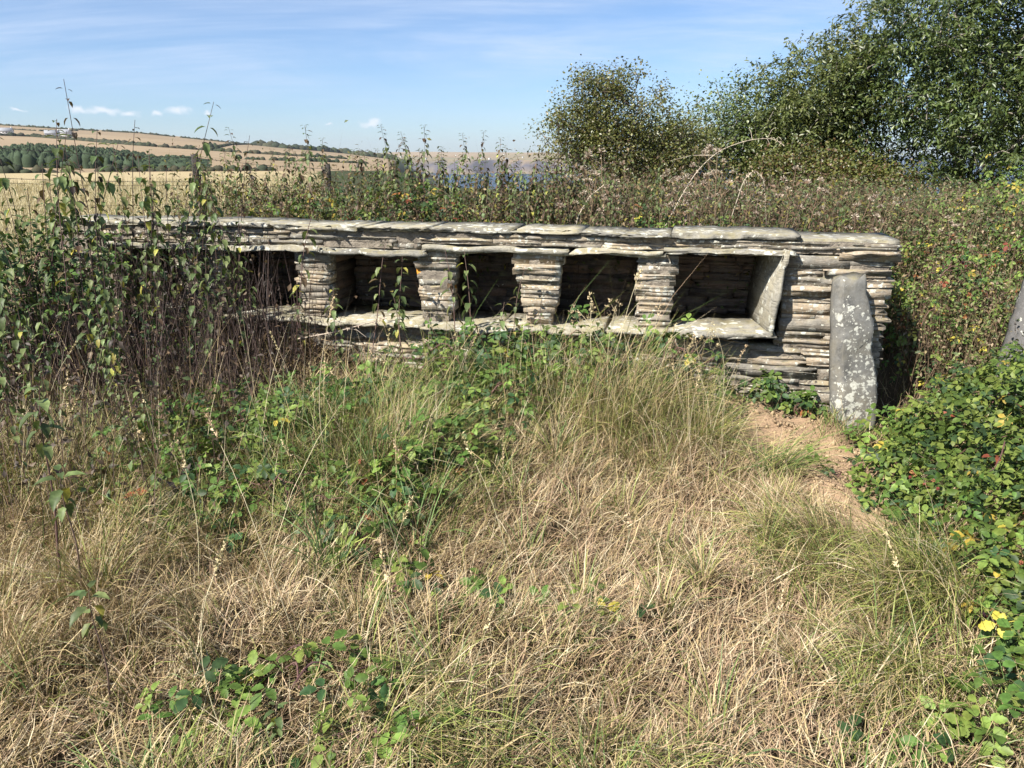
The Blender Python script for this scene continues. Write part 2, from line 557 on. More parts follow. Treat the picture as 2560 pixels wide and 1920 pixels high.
def ground_z(x, y):
    x = np.asarray(x, float); y = np.asarray(y, float)
    s, b = wall_sb(x, y)
    r = np.hypot(x, y)
    az = np.degrees(np.arctan2(x, y))
    z = 0.028 * wob2(x, y, .55) + 0.019 * wob2(x + 9, y, .15)
    z = z + 0.08 * np.exp(-(((x + .1) / .9) ** 2 + ((y - 3.2) / .5) ** 2)) - .05 * np.exp(-(((x - .9) / .6) ** 2 + ((y - 2.2) / .9) ** 2))
    z = z + .040 * wob2(x * 1.1 + 3, y, .26) * (r < 9) + .17 * np.exp(-(((x + .05) / .95) ** 2 + ((y - 4.0) / .5) ** 2)) + .07 * np.exp(-(((x + 1.4) / .7) ** 2 + ((y - 3.6) / .6) ** 2))
    amp = np.interp(s, [-4, -2.6, -1.5, -.6, .8, 1.25, 1.7, 2.1, 2.6], [.36, .40, .36, .14, .12, .12, .09, .0, 0])
    z = z + amp * np.exp(-np.clip(-b, 0, 9) / .42) * (b < .6)
    rise = np.where(s < WALL_END + .15, sstep(.3, .75, b), sstep(.25, 2.2, b))
    z = z * (1 - .6 * rise) + rise * (.56 + .05 * wob2(x, y, 2.5))
    # plateau, dip, hill to the west, cliff and sea to the north and east
    edge = np.interp(az, [-180, -120, -60, -14, -6, 2, 14, 22, 45, 75, 120, 180], [90, 90, 48, 46, 42, 36, 28, 22, 20, 22, 60, 90])
    el_field = -1.02
    zf = np.where(r < 46, z, EYE + r * np.tan(np.radians(np.interp(r, [0, 46, 70, 110, 200, R0], [-1.05, -1.05, -1.7, -2.3, -1.7, -1.08]))))
    spur = np.exp(-((r - 190) / 45) ** 2) * sstep(-27.5, -31.5, az) * sstep(-75, -50, az)
    zf = zf + spur * 3.2
    zh = EYE + np.minimum(r, R1) * np.tan(np.radians(hill_el(az, r))) - np.clip(r - R1, 0, 4000) * .02
    zh = np.where(r > R0, zh, zf)
    zh = np.where(r > R0, np.maximum(zh, -64), zh)
    zsea = z - sstep(0, 1, (r - edge) / (edge * 1.6)) * 66 - .05 * np.clip(r - edge * .6, 0, 30)
    zsea = np.maximum(zsea, -64)
    mixf = west = (1 - sstep(-8.5, -4, az)) * (az > -100)
    zz = np.where(r < 20, z - np.clip(r - edge * .6, 0, 30) * .05 * (1 - west), zsea * (1 - mixf) + zh * mixf)
    # land across the bay
    far = sstep(2700 + 180 * wob2(az * .35, az * 0, 1.0), 2860 + 180 * wob2(az * .35, az * 0, 1.0), r) * (1 - sstep(11, 13, az)) * sstep(-40, -20, az)
    farz = -64 + 48 * far + far * 26 * sstep(2800, 5200, r) + far * 7 * wob2(x / 600, y / 600, 1.0)
    zz = np.where(r > 2500, np.maximum(farz, -64), zz)
    return zz


def gz(x, y):
    return float(ground_z(np.array([x]), np.array([y]))[0])


def field_noise(x, y):
    # irregular patchwork: nearest of jittered seeds
    rr = R(77)
    P = rr.uniform(-1, 1, (420, 2)) * 4200
    P = P[(P[:, 1] > -300)]
    V = rr.random(len(P))
    d = ((x[:, None] * 1.0 - P[None, :, 0]) ** 2 + (y[:, None] - P[None, :, 1]) ** 2)
    return V[d.argmin(1)]


def build_ground():
    azs = np.radians(np.concatenate([np.arange(-180, -56, 6), np.arange(-56, 56, .5), np.arange(56, 180, 6)]))
    rs = np.concatenate([[.05], np.geomspace(.4, 8, 130)[:-1], np.geomspace(8, 240, 75)[:-1], np.geomspace(240, 9000, 110)])
    A, Rr = np.meshgrid(azs, rs)
    X, Y = (np.sin(A) * Rr).ravel(), (np.cos(A) * Rr).ravel()
    Z = ground_z(X, Y)
    na, nr = len(azs), len(rs)
    i = np.arange(nr - 1)[:, None] * na; j = np.arange(na)[None]; j2 = (j + 1) % na
    Q = np.stack([i + j, i + j2, i + na + j2, i + na + j], -1).reshape(-1, 4)
    r = np.hypot(X, Y); az = np.degrees(np.arctan2(X, Y))
    C = np.zeros((len(X), 3))
    straw = np.array([.21, .155, .09]); soil = np.array([.34, .235, .15]); gold = np.array([.38, .31, .18]); dark = np.array([.07, .055, .035])
    sm = soil_mask(X, Y)[:, None]
    C[:] = straw * .24
    C = C * (1 - sm) + soil * sm
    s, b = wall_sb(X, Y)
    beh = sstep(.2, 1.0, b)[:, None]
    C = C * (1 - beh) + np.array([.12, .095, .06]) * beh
    fld = (sstep(6.5, 9, r) * sstep(-8, -18, az + 4 * wob2(X, Y, 1.5)))[:, None]
    C = C * (1 - fld) + gold * fld
    m_ = r > 55
    fn = field_noise(X[m_], Y[m_])[:, None]
    f1, f2, f3 = np.array([.27, .205, .13]), np.array([.22, .18, .11]), np.array([.185, .17, .10])
    pal = np.where(fn < .45, f1, np.where(fn < .8, f2, f3)) * (.9 + .25 * ((fn * 37) % 1))
    C[m_] = pal
    # steep ground is scrub and dark rock
    dz = np.gradient(Z.reshape(nr, na), axis=0) / np.gradient(Rr, axis=0)
    da = np.gradient(Z.reshape(nr, na), axis=1) / (np.maximum(Rr, 1) * np.gradient(A, axis=1))
    sl = np.hypot(dz, da).ravel()
    st = (sstep(.12, .28, sl) * (r > 15))[:, None]
    rock = np.where(r[:, None] > 2000, np.array([.10, .095, .11]), np.array([.055, .065, .045]))
    C = C * (1 - st) + rock * st
    scrub = ((r > 16) & (r < 60) & (az > -14))[:, None]
    C = np.where(scrub, np.array([.05, .06, .03]), C)
    me = make_mesh('ground', np.stack([X, Y, Z], 1), Q, None, C, M_GROUND, True)
    o = add_obj('ground', me)
    tag(o, 'dry grassy ground with bare earth by the wall, fields and cliffs beyond', 'ground', kind='structure')


build_ground()
N = 96
th = np.arange(N) * 2 * math.pi / N
sv = np.concatenate([[[0, 3000, -60]], np.stack([np.cos(th) * 26000, np.sin(th) * 26000 + 3000, 0 * th - 60], 1)])
o = add_obj('sea', make_mesh('sea', sv, None, [[0, 1 + k, 1 + (k + 1) % N] for k in range(N)], None, M_SEA))
tag(o, 'blue sea below the cliffs', 'sea', kind='structure')

# ------------------------------------------------------------------ the slate wall with its row of niches
def slab_mesh(L, H, D, rng, layers=2, rough=.008, ragged=.02, endtaper=0.0, step=.07, wave=0.004):
    """a rough slate block: x 0..L, y 0 (front)..D, z 0..H, split into laminae that stick out unevenly"""
    nx = max(3, int(L / step) + 1)
    xs = np.linspace(0, L, nx); xs[1:-1] += rng.normal(0, step * .18, nx - 2)
    lay = max(1, layers)
    cuts = np.sort(rng.uniform(.15, .85, lay - 1)) if lay > 1 else np.array([])
    zb = np.concatenate([[0], cuts, [1]]) * H
    rows = []
    wv = np.cumsum(rng.normal(0, wave, nx)); wv -= np.linspace(wv[0], wv[-1], nx)
    for k in range(lay):
        base = rng.normal(0, rough)
        p = base + np.cumsum(rng.normal(0, rough * .35, nx)); p -= (p.mean() - base) * .7; p = p + (rng.random(nx) < .12) * rng.uniform(.004, .014)
        e0, e1 = rng.uniform(-1, 1, 2) * ragged
        for q in (0, 1):
            z = np.full(nx, zb[k + q]) + wv * (0.7 if 0 < k + q < lay else 1.0) * (.5 if rough < .006 else 1) + rng.normal(0, H * .025, nx)
            pp = p + rng.normal(0, rough * (.22 if rough < .006 else .5), nx)
            if (k == 0 and q == 0) or (k == lay - 1 and q == 1): pp = pp + (abs(rng.normal(.003, .004, nx)) if rng.random() < .2 else 0)
            x = xs.copy(); x[0] += e0; x[-1] += e1
            pp[0] += rng.uniform(-.002, .007) + endtaper * .5; pp[-1] += rng.uniform(-.002, .007) + endtaper * .5
            rows.append(np.stack([x, pp, z], 1))
    nr = len(rows)
    bk = [rows[0].copy(), rows[-1].copy()]
    for q in bk: q[:, 1] = D + rng.normal(0, .004, nx)
    V = np.concatenate(rows + bk)
    f = lambda r_, c_: r_ * nx + c_
    Q = []
    for r_ in range(nr - 1):
        for c_ in range(nx - 1): Q.append([f(r_, c_), f(r_, c_ + 1), f(r_ + 1, c_ + 1), f(r_ + 1, c_)])
    for c_ in range(nx - 1):
        Q.append([f(nr, c_), f(nr, c_ + 1), f(0, c_ + 1), f(0, c_)])
        Q.append([f(nr - 1, c_), f(nr - 1, c_ + 1), f(nr + 1, c_ + 1), f(nr + 1, c_)])
        Q.append([f(nr + 1, c_), f(nr + 1, c_ + 1), f(nr, c_ + 1), f(nr, c_)])
    polys = [[f(r_, 0) for r_ in range(nr)] + [f(nr + 1, 0), f(nr, 0)], [f(nr, nx - 1), f(nr + 1, nx - 1)] + [f(r_, nx - 1) for r_ in range(nr - 1, -1, -1)]]
    return V, Q, polys


wall = empty('slate_wall', (WP[0], WP[1], 0), -WA)
tag(wall, 'old low slate wall with a row of square bee niches under flat lintel slabs', 'wall')


def wall_piece(name, s, b, z, L, H, D, rng, mat=None, layers=2, tilt=0.0, **kw):
    V, Q, P = slab_mesh(L, H, D, rng, layers, **kw)
    o = add_obj(name, make_mesh(name, V, Q, None, None, mat or M_SLATE, False, P), wall, (s, b, z))
    o.rotation_euler = (0, tilt, 0)
    return o


def courses(s0, s1, z0, z1, b, D, rng, lmin=.18, lmax=.55, hmin=.035, hmax=.085, taper=None, gap=.005, skip=None, endD=None, mat=None):
    """rows of stones; taper(z) may return (s0, s1) for the row"""
    hs = []
    while sum(hs) < (z1 - z0): hs.append(rng.uniform(hmin, hmax))
    hs = np.array(hs) * (z1 - z0) / sum(hs)
    z = z0
    for h in hs:
        a, e = (s0, s1) if taper is None else taper(z + h / 2)
        a += rng.normal(0, .007); e += rng.normal(0, .007)
        x = a
        while x < e - .02:
            L = rng.uniform(lmin, lmax)
            if e - x - L < lmin * .6: L = e - x
            L = min(L, e - x)
            if not (skip and skip(x, L, z, h)):
                last = endD and x + L >= e - .01
                lay = int(np.clip(round(h / .014), 2, 5)) if rng.random() < .8 else 1
                gp = gap * rng.uniform(.3, 1.3)
                wall_piece('stone', x + gp / 2, b + rng.normal(0, .006), z + gp / 2, L - gp, h - gp, (endD if last else D) + rng.uniform(-.02, .0), rng,
                           mat=mat, layers=lay, tilt=rng.normal(0, .006), rough=.0045, ragged=.008 if not last else .02)
            x += L
        z += h


# niches: (s0 top, s1 top, s0 bottom, s1 bottom)
NICHE = [(-2.95, -2.46, -2.93, -2.45), (-2.08, -1.53, -2.08, -1.50), (-1.26, -.65, -1.28, -.62), (-.36, -.01, -.42, .10), (.325, .785, .27, .80), (1.05, 1.60, 1.0, 1.58)]
rg = R(11)
sill_z = lambda s: np.interp(s, [-3, -1.25, 0, 1, 1.6], [.485, .495, .505, .53, .555])
lint_z = lambda s: np.interp(s, [-3, -.66, -.64, .8, 1.0, 1.7], [.935, .94, .972, .98, .995, 1.005])

# stones below the sill and the solid end panel on the right
courses(-3.45, WALL_END, -.12, .455, 0.0, .22, rg, .2, .6, .035, .085, endD=WALL_THICK)
courses(1.64, WALL_END, .462, 1.005, 0.0, .24, rg, .18, .46, .032, .085, taper=lambda z: (1.64 - max(0, .53 - z) * .2, WALL_END + .02 * math.sin(z * 40)), endD=WALL_THICK)
# piers between the niches
edges = [(-3.45, -3.45)] + []
piers = []
left_t, left_b = -3.45, -3.45
for (a, e, a2, e2) in NICHE:
    piers.append((left_t, a, left_b, a2)); left_t, left_b = e, e2
for i, (a, e, a2, e2) in enumerate(piers):
    z0 = float(sill_z((a + e) / 2)) + .018
    z1 = float(lint_z((a + e) / 2)) - .004
    tp = lambda z, a=a, e=e, a2=a2, e2=e2, z0=z0, z1=z1: (a2 + (a - a2) * (z - z0) / (z1 - z0), e2 + (e - e2) * (z - z0) / (z1 - z0))
    courses(a, e, z0, z1, 0.0, .11, rg, .16, .36, .03, .075, taper=tp, gap=.004)
# two courses above the lintels
hole = lambda x, L, z, h: (x < -.86 < x + L) and z > .98 and z < 1.02
courses(-3.45, -.62, .982, 1.083, 0.012, .25, rg, .22, .62, .035, .06, skip=hole)
courses(-.62, 1.0, 1.018, 1.083, 0.010, .25, rg, .2, .5, .028, .045)
courses(1.0, WALL_END + .02, 1.045 - .004, 1.083, 0.006, .25, rg, .2, .5, .03, .05, endD=WALL_THICK)
wall_piece('stone', -.835, .016, .986, .05, .05, .2, rg, layers=2)
wall_piece('stone', 1.93, -.012, .985, .33, .07, WALL_THICK, rg, layers=3, rough=.012, ragged=.03)
# back walls inside the niches
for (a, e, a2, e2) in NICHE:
    courses(min(a, a2) - .10, max(e, e2) + .10,   .47, 1.0, .55, .12, rg, .18, .4, .05, .09, mat=M_INNER_SHADE)
# cheeks deep inside, behind the pier stones
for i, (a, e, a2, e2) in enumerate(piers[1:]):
    courses(max(a, a2) + .06, min(e, e2) - .06, float(sill_z(a)) + .02, .985, .105, .46, rg, .4, .6, .05, .09, mat=M_INNER_SHADE)
# lintel slabs
for s0, s1, th, ov in ((-3.0, -2.22, .035, .04), (-2.22, -1.32, .034, .055), (-1.33, -.56, .036, .05)):
    wall_piece('lintel_slab', s0, -ov, float(lint_z((s0 + s1) / 2)), s1 - s0 - .004, th, .56, rg, M_SLAB, 2, rough=.007, step=.055, tilt=rg.normal(0, .004), endtaper=.02)
wall_piece('lintel_slab', -.57, -.035, .974, .95, .037, .54, rg, M_SLAB, 2, rough=.006, step=.05, tilt=.004)
wall_piece('lintel_slab', .39, -.03, .974, .56, .034, .54, rg, M_SLAB, 2, rough=.006, step=.05, tilt=-.01)
wall_piece('lintel_slab', .95, -.075, 1.002, .76, .030, .6, rg, M_SLAB, 3, rough=.012, step=.035, endtaper=.045, tilt=.004, wave=.004)
# sill slabs
for s0, s1, ov in ((-3.0, -2.25, .05), (-2.26, -1.30, .07), (-1.31, -.58, .10), (-.58, -.08, .105), (-.08, .62, .115), (.61, 1.02, .10), (1.01, 1.625, .115)):
    wall_piece('sill_slab', s0, -ov, float(sill_z((s0 + s1) / 2)) - .035, s1 - s0 - .004, .034, .60, rg, M_SLAB, 2, rough=.010, step=.045, endtaper=.012,
               tilt=-math.atan2(float(sill_z(s1) - sill_z(s0)), s1 - s0) + rg.normal(0, .004))
# upright cheek slab closing the last niche
V, Q, P = slab_mesh(.5, .030, .62, R(3), 2, rough=.012, step=.05, endtaper=.03)
V2 = np.stack([V[:, 2], V[:, 1], V[:, 0]], 1)          # stand it on edge
V2[:, 1] += (V2[:, 2] / .5) * -.01 + .02 * np.sin(V2[:, 2] * 19) * (V2[:, 1] < .2)
me = make_mesh('cheek_slab', V2, [q[::-1] for q in Q], None, None, M_SLAB, False, [p[::-1] for p in P])
ck = add_obj('cheek_slab', me, wall, (1.578, -.125, .535)); ck.rotation_euler = (0, .10, .17)
# coping slabs along the top
s = -3.5
lens = [.55, .62, .7, .58, .48, .52, .42, .62, .66, .5, .34, .3]
i = 0
while s < WALL_END - .05:
    L = min(lens[i % 12] * rg.uniform(.9, 1.1), WALL_END + .005 - s)
    if WALL_END - s - L < .15: L = WALL_END + .005 - s
    last = s + L > WALL_END - .1
    wall_piece('coping_slab', s, rg.uniform(-.02, .022) + (.03 if last else 0), 1.086 + rg.uniform(0, .006) - (.012 if last else 0), L - .006, rg.uniform(.024, .040), WALL_THICK - .25 + rg.uniform(-.05, .05), rg, M_SLAB, 3 if rg.random() < .6 else 2,
               rough=.016, step=.034, tilt=rg.normal(0, .007), ragged=.025, endtaper=.01, wave=.0018)
    s += L; i += 1
# rubble and mortar heart of the wall
core = Acc()


def box(acc, x0, x1, y0, y1, z0, z1, col=(1, 1, 1)):
    v = np.array([[x, y, z] for z in (z0, z1) for y in (y0, y1) for x in (x0, x1)])
    acc.add(v, [[2, 3, 1, 0], [5, 7, 6, 4], [1, 5, 4, 0], [6, 7, 3, 2], [4, 6, 2, 0], [3, 7, 5, 1]], None, col)


box(core, -3.47, WALL_END - .03, .012, WALL_THICK - .03, -.2, .452)
for (a, e, a2, e2) in piers:
    box(core, max(a, a2) + .072, min(e, e2) - .072, .012, .56, .4525, .99)
box(core, 1.66, WALL_END - .032, .010, WALL_THICK - .031, .4526, 1.0)
box(core, -3.465, WALL_END - .034, .64, WALL_THICK - .029, .4527, 1.0)
box(core, -3.46, WALL_END - .036, .018, .40, 1.0055 + .012, 1.0865)
box(core, -3.455, WALL_END - .038, .4005, WALL_THICK - .032, 1.0005, 1.05)
box(core, -3.46, -.63, .032, .5, .978, 1.0175)
def mortar_face(x0, x1, z0, z1, b, seed):
    rm = R(seed); nx, nz = int((x1 - x0) / .016) + 2, int((z1 - z0) / .016) + 2
    X, Z = np.meshgrid(np.linspace(x0, x1, nx), np.linspace(z0, z1, nz))
    Y = b + .005 * wob2(X * 9, Z * 14, 1.0) + rm.normal(0, .0022, X.shape)
    j, i = np.meshgrid(np.arange(nx - 1), np.arange(nz - 1)); a_ = (i * nx + j).ravel()
    core.add(np.stack([X.ravel(), Y.ravel(), Z.ravel()], 1), np.stack([a_, a_ + 1, a_ + nx + 1, a_ + nx], 1))


mortar_face(-3.45, WALL_END - .02, -.12, .452, .007, 1)
mortar_face(1.655, WALL_END - .02, .453, 1.0, .007, 2)
mortar_face(-3.45, WALL_END - .02, 1.018, 1.085, .016, 3)
mortar_face(-3.45, -.64, .976, 1.017, .018, 4)
for k, (a, e, a2, e2) in enumerate(piers):
    mortar_face(max(a, a2) + .012, min(e, e2) - .012, .5, .985, .007, 5 + k)
cm = core.mesh('mortar_core', M_MORTAR)
add_obj('mortar_core', cm, wall)


# ------------------------------------------------------------------ standing slate posts
def standing_stone(name, loc, prof, label, mat, rz, lean, seed, depth=.13):
    """prof: (z, left, right, front shift) rows"""
    rng = R(seed)
    pz = np.array(prof, float)
    zs = np.linspace(pz[0, 0], pz[-1, 0], 26)
    l, r_, fs = (np.interp(zs, pz[:, 0], pz[:, k]) for k in (1, 2, 3))
    ring = []
    nA = 14
    for k, z in enumerate(zs):
        a, b = l[k] + rng.normal(0, .002), r_[k] + rng.normal(0, .004)
        d = depth * (1 - .12 * k / len(zs))
        wd = b - a
        pts = [(a, -d * .1), (a + wd * .17, -d * .49), (a + wd * .20, -d * .5), (a + wd * .4, -d * .50), (a + wd * .62, -d * .5), (a + wd * .90, -d * .50), (b - .006, -d * .46), (b, -d * .36),
               (b - .002, d * .3), (b - .02, d * .5), (a + wd * .6, d * .5), (a + wd * .3, d * .5), (a + .01, d * .48), (a, d * .2)]
        pts = [(px + rng.normal(0, .0022), py + fs[k] + rng.normal(0, .0022), z + (rng.normal(0, .01) if 0 < k < len(zs) - 1 else .018 * math.sin(px * 60 + seed))) for px, py in pts]
        ring += pts
    V = np.array(ring)
    i = np.arange(len(zs) - 1)[:, None] * nA; j = np.arange(nA)[None]; j2 = (j + 1) % nA
    Q = np.stack([i + j, i + j2, i + nA + j2, i + nA + j], -1).reshape(-1, 4)
    n0 = (len(zs) - 1) * nA
    me = make_mesh(name, V, Q, None, None, mat, False, [[n0 + k for k in range(nA)], [k for k in range(nA - 1, -1, -1)]])
    o = add_obj(name, me, None, loc)
    o.rotation_euler = (lean[0], lean[1], rz)
    return tag(o, label, 'stone post')


standing_stone('standing_stone', (2.03, 4.26, -.02),
               [(-.2, -.125, .105, 0), (.02, -.122, .108, 0), (.12, -.118, .122, -.004), (.24, -.116, .132, 0), (.38, -.112, .128, .008), (.50, -.108, .104, .004), (.62, -.102, .108, 0), (.72, -.098, .104, 0), (.80, -.094, .092, .008), (.88, -.085, .082, .01), (.935, -.07, .072, .012)],
               'upright grey slate post blotched with pale lichen in front of the wall end', M_POST, .06, (-.02, -.14), 4)
standing_stone('standing_stone', (3.31, 4.62, .05),
               [(-.25, -.22, .2, 0), (.1, -.235, .2, 0), (.45, -.215, .21, 0), (.7, -.20, .21, 0), (.9, -.185, .2, 0), (1.02, -.12, .13, 0)],
               'bare dark grey slate post rising from the bramble bank', M_POST2, -.1, (0, .05), 9, .16)

# ------------------------------------------------------------------ grass in front of the wall
STRAW = np.array([.50, .40, .20]); PINK = np.array([.46, .335, .205]); BROWN = np.array([.22, .15, .085])
YGREEN = np.array([.28, .325, .09]); GREEN = np.array([.11, .185, .05]); PALE = np.array([.66, .57, .37])


def blades(acc, x, y, z, L, wd, az, lean, bend, cb, ct, rng, seg=3):
    n = len(x)
    ts = np.linspace(0, 1, seg + 1)
    P = [np.stack([x, y, z], 1)]
    for k in range(seg):
        a = lean + bend * (ts[k] + ts[k + 1]) / 2
        st = L / seg
        d = np.stack([np.sin(a) * np.sin(az), np.sin(a) * np.cos(az), np.cos(a)], 1)
        P.append(P[-1] + d * st[:, None])
    ta = az + rng.normal(0, .6, n) + math.pi / 2
    side = np.stack([np.sin(ta), np.cos(ta), rng.normal(0, .25, n)], 1)
    V, C = [], []
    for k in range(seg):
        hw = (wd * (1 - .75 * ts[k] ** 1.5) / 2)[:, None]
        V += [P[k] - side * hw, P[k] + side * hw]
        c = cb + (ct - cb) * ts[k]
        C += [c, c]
    V.append(P[-1]); C.append(ct)
    V = np.stack(V, 1); C = np.stack(C, 1)
    k = 2 * seg + 1
    off = (np.arange(n) * k)[:, None]
    Q = np.concatenate([np.array([[2 * i, 2 * i + 1, 2 * i + 3, 2 * i + 2]]) + off for i in range(seg - 1)]) if seg > 1 else None
    T = np.array([[2 * seg - 2, 2 * seg - 1, 2 * seg]]) + off
    acc.add(V.reshape(-1, 3), Q, T, C.reshape(-1, 3))


def gauss(x, y, cx, cy, rx, ry):
    return np.exp(-(((x - cx) / rx) ** 2 + ((y - cy) / ry) ** 2))


def scatter(n, rng, ymin=1.25, ymax=5.2, k=.86, pad=.25):
    """points over the yard in front of the wall, denser towards the path"""
    t = rng.random(n)
    y = 1 / (1 / ymin + t * (1 / ymax - 1 / ymin)) * .45 + (ymin + (ymax - ymin) * rng.random(n) ** .8) * .55
    x = rng.uniform(-1, 1, n) * (k * y + pad)
    s, b = wall_sb(x, y)
    ok = (b < -.01) | (s > WALL_END + .1)
    return x[ok], y[ok]


def pick(rng, n, cols, wts):
    """per-blade colours by weights (n x k)"""
    wts = wts / wts.sum(1, keepdims=True)
    c = (rng.random(n)[:, None] > np.cumsum(wts, 1)).sum(1)
    return np.array(cols)[np.clip(c, 0, len(cols) - 1)] * rng.uniform(.72, 1.22, (n, 1))


def dry_field(x, y):
    trail = gauss(x, y, .75, 2.0, .55, .8) + gauss(x, y, .35, 2.75, .5, .35) + gauss(x, y, 1.05, 3.1, .35, .6)
    return np.clip(trail, 0, 1)


def tall_field(x, y):
    return (1.1 * gauss(x, y, .75, 3.95, .45, .42) + .9 * gauss(x, y, .1, 4.2, .6, .3) + .75 * gauss(x, y, -.75, 3.7, .45, .6) + .5 * gauss(x, y, -.55, 3.1, .35, .3) + .6 * gauss(x, y, 1.3, 2.55, .25, .4)
            + .55 * gauss(x, y, -2.2, 3.8, .8, 1.0) + .35 * gauss(x, y, -1.5, 2.4, .4, .5) + .45 * gauss(x, y, .15, 1.75, .28, .2) + .5 * gauss(x, y, -.2, 4.3, .7, .4))


def green_field(x, y):
    return np.clip(.95 * gauss(x, y, -.75, 3.6, .65, .6) + .4 * gauss(x, y, .3, 4.1, .6, .35) + .9 * gauss(x, y, 1.35, 2.5, .3, .5) + .5 * gauss(x, y, 1.05, 4.0, .3, .3) + .5 * gauss(x, y, 1.1, 1.9, .4, .3) + .15 * gauss(x, y, -2.2, 3.5, .7, .9)
                   + .55 * gauss(x, y, -.45, 1.75, .35, .3) + .45 * gauss(x, y, .25, 1.65, .3, .2) + .35 * gauss(x, y, .55, 3.4, .3, .25) + .28 * (wob2(x, y, .35) > .35), 0, 1)


g = Acc()
rng = R(21)
# matted dead thatch
x, y = scatter(125000, rng)
keep = (rng.random(len(x)) > soil_mask(x, y) * .97) & (rng.random(len(x)) < .45 + .55 * (wob2(x, y, .11) > -.25))
x, y = x[keep], y[keep]; n = len(x)
az_flow = 1.2 + 1.6 * wob2(x, y, .7)
c = pick(rng, n, [PINK, STRAW, BROWN, PALE], np.stack([.4 + dry_field(x, y), .6 + 0 * x, .38 + 0 * x, .4 + .2 * dry_field(x, y)], 1))
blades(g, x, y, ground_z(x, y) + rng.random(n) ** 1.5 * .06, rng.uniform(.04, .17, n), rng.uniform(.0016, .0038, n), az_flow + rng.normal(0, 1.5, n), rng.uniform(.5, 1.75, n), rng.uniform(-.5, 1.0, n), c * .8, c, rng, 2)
# standing and arching blades
x, y = scatter(125000, rng)
tf = tall_field(x, y); df = dry_field(x, y); gf = green_field(x, y)
keep = (rng.random(len(x)) > soil_mask(x, y) * .985) & (rng.random(len(x)) < .30 + .9 * tf + .35 * (wob2(x, y, .25) > 0) - .15 * df)
x, y, tf, df, gf = x[keep], y[keep], tf[keep], df[keep], gf[keep]; n = len(x)
pn = wob2(x, y + 7, .3)
c = pick(rng, n, [STRAW, PINK, YGREEN, GREEN, PALE, BROWN], np.stack([.75 + 0 * x, .25 + .4 * df, .15 + 1.3 * gf + .25 * (pn > .4), .05 + .8 * gf, .25 + .25 * (pn < -.3), .12 + .3 * (pn < -.2)], 1)) * (1 + .18 * np.clip(pn, -1, 1))[:, None]
L = (.125 + .30 * tf) * rng.uniform(.5, 1.5, n) * (.45 + .95 * sstep(-.5, .7, wob2(x + 4, y * 1.1, .17))) * (1 - .35 * df)
az = 2.4 + 1.8 * wob2(x, y, .45) + rng.normal(0, .9, n)
tus = gauss(x, y, 1.3, 2.5, .35, .55) > .35
az = np.where(tus, -1.9 + rng.normal(0, .6, n), az)
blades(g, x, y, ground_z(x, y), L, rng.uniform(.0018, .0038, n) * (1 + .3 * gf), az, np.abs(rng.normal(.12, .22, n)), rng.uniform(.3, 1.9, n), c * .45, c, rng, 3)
# tufts of longer green-yellow blades that spring from one point
rngt = R(22)
for k in range(420):
    cx, cy = rngt.uniform(-3, 1.9), rngt.uniform(1.4, 4.5)
    gfk = float(green_field(np.array([cx]), np.array([cy]))[0]); tfk = float(tall_field(np.array([cx]), np.array([cy]))[0])
    if rngt.random() > .12 + .6 * gfk + .4 * tfk or soil_mask(np.array([cx]), np.array([cy]))[0] > .3 or wall_sb(cx, cy)[1] > -.1 or abs(cx) > .9 * cy: continue
    n = rngt.integers(25, 90)
    a = rngt.uniform(0, 6.28, n); rr_ = rngt.random(n) ** .5 * rngt.uniform(.03, .09)
    xx, yy = cx + np.sin(a) * rr_, cy + np.cos(a) * rr_
    c = pick(rngt, n, [GREEN, YGREEN, STRAW, PALE], np.tile([.35 + gfk, .5 + gfk, .7, .2], (n, 1)))
    blades(g, xx, yy, ground_z(xx, yy), rngt.uniform(.16, .42, n) * (.7 + .5 * tfk), rngt.uniform(.0025, .0055, n), a + rngt.normal(0, .5, n), np.abs(rngt.normal(.15, .15, n)), rngt.uniform(.4, 2.0, n), c * .6, c, rngt, 4)
# sparse sprigs round the foot of the standing stone
xx, yy = 1.9 + rngt.uniform(-.16, .25, 260), 4.13 + rngt.uniform(-.1, .07, 260)
c = pick(rngt, 260, [GREEN, YGREEN, STRAW], np.tile([.6, .6, .5], (260, 1)))
blades(g, xx, yy, ground_z(xx, yy), rngt.uniform(.04, .17, 260), rngt.uniform(.002, .004, 260), rngt.uniform(0, 6.28, 260), np.abs(rngt.normal(.2, .2, 260)), rngt.uniform(.3, 1.2, 260), c * .6, c, rngt, 3)
# green tuft leaning over the bare earth
n = 220
xx, yy = 1.28 + rngt.normal(0, .06, n), 3.55 + rngt.normal(0, .08, n)
c = pick(rngt, n, [GREEN, YGREEN, STRAW], np.tile([.9, .5, .3], (n, 1)))
blades(g, xx, yy, ground_z(xx, yy), rngt.uniform(.2, .46, n), rngt.uniform(.003, .0055, n), 1.9 + rngt.normal(0, .45, n), rngt.uniform(.3, .8, n), rngt.uniform(.5, 1.4, n), c * .6, c, rngt, 4)
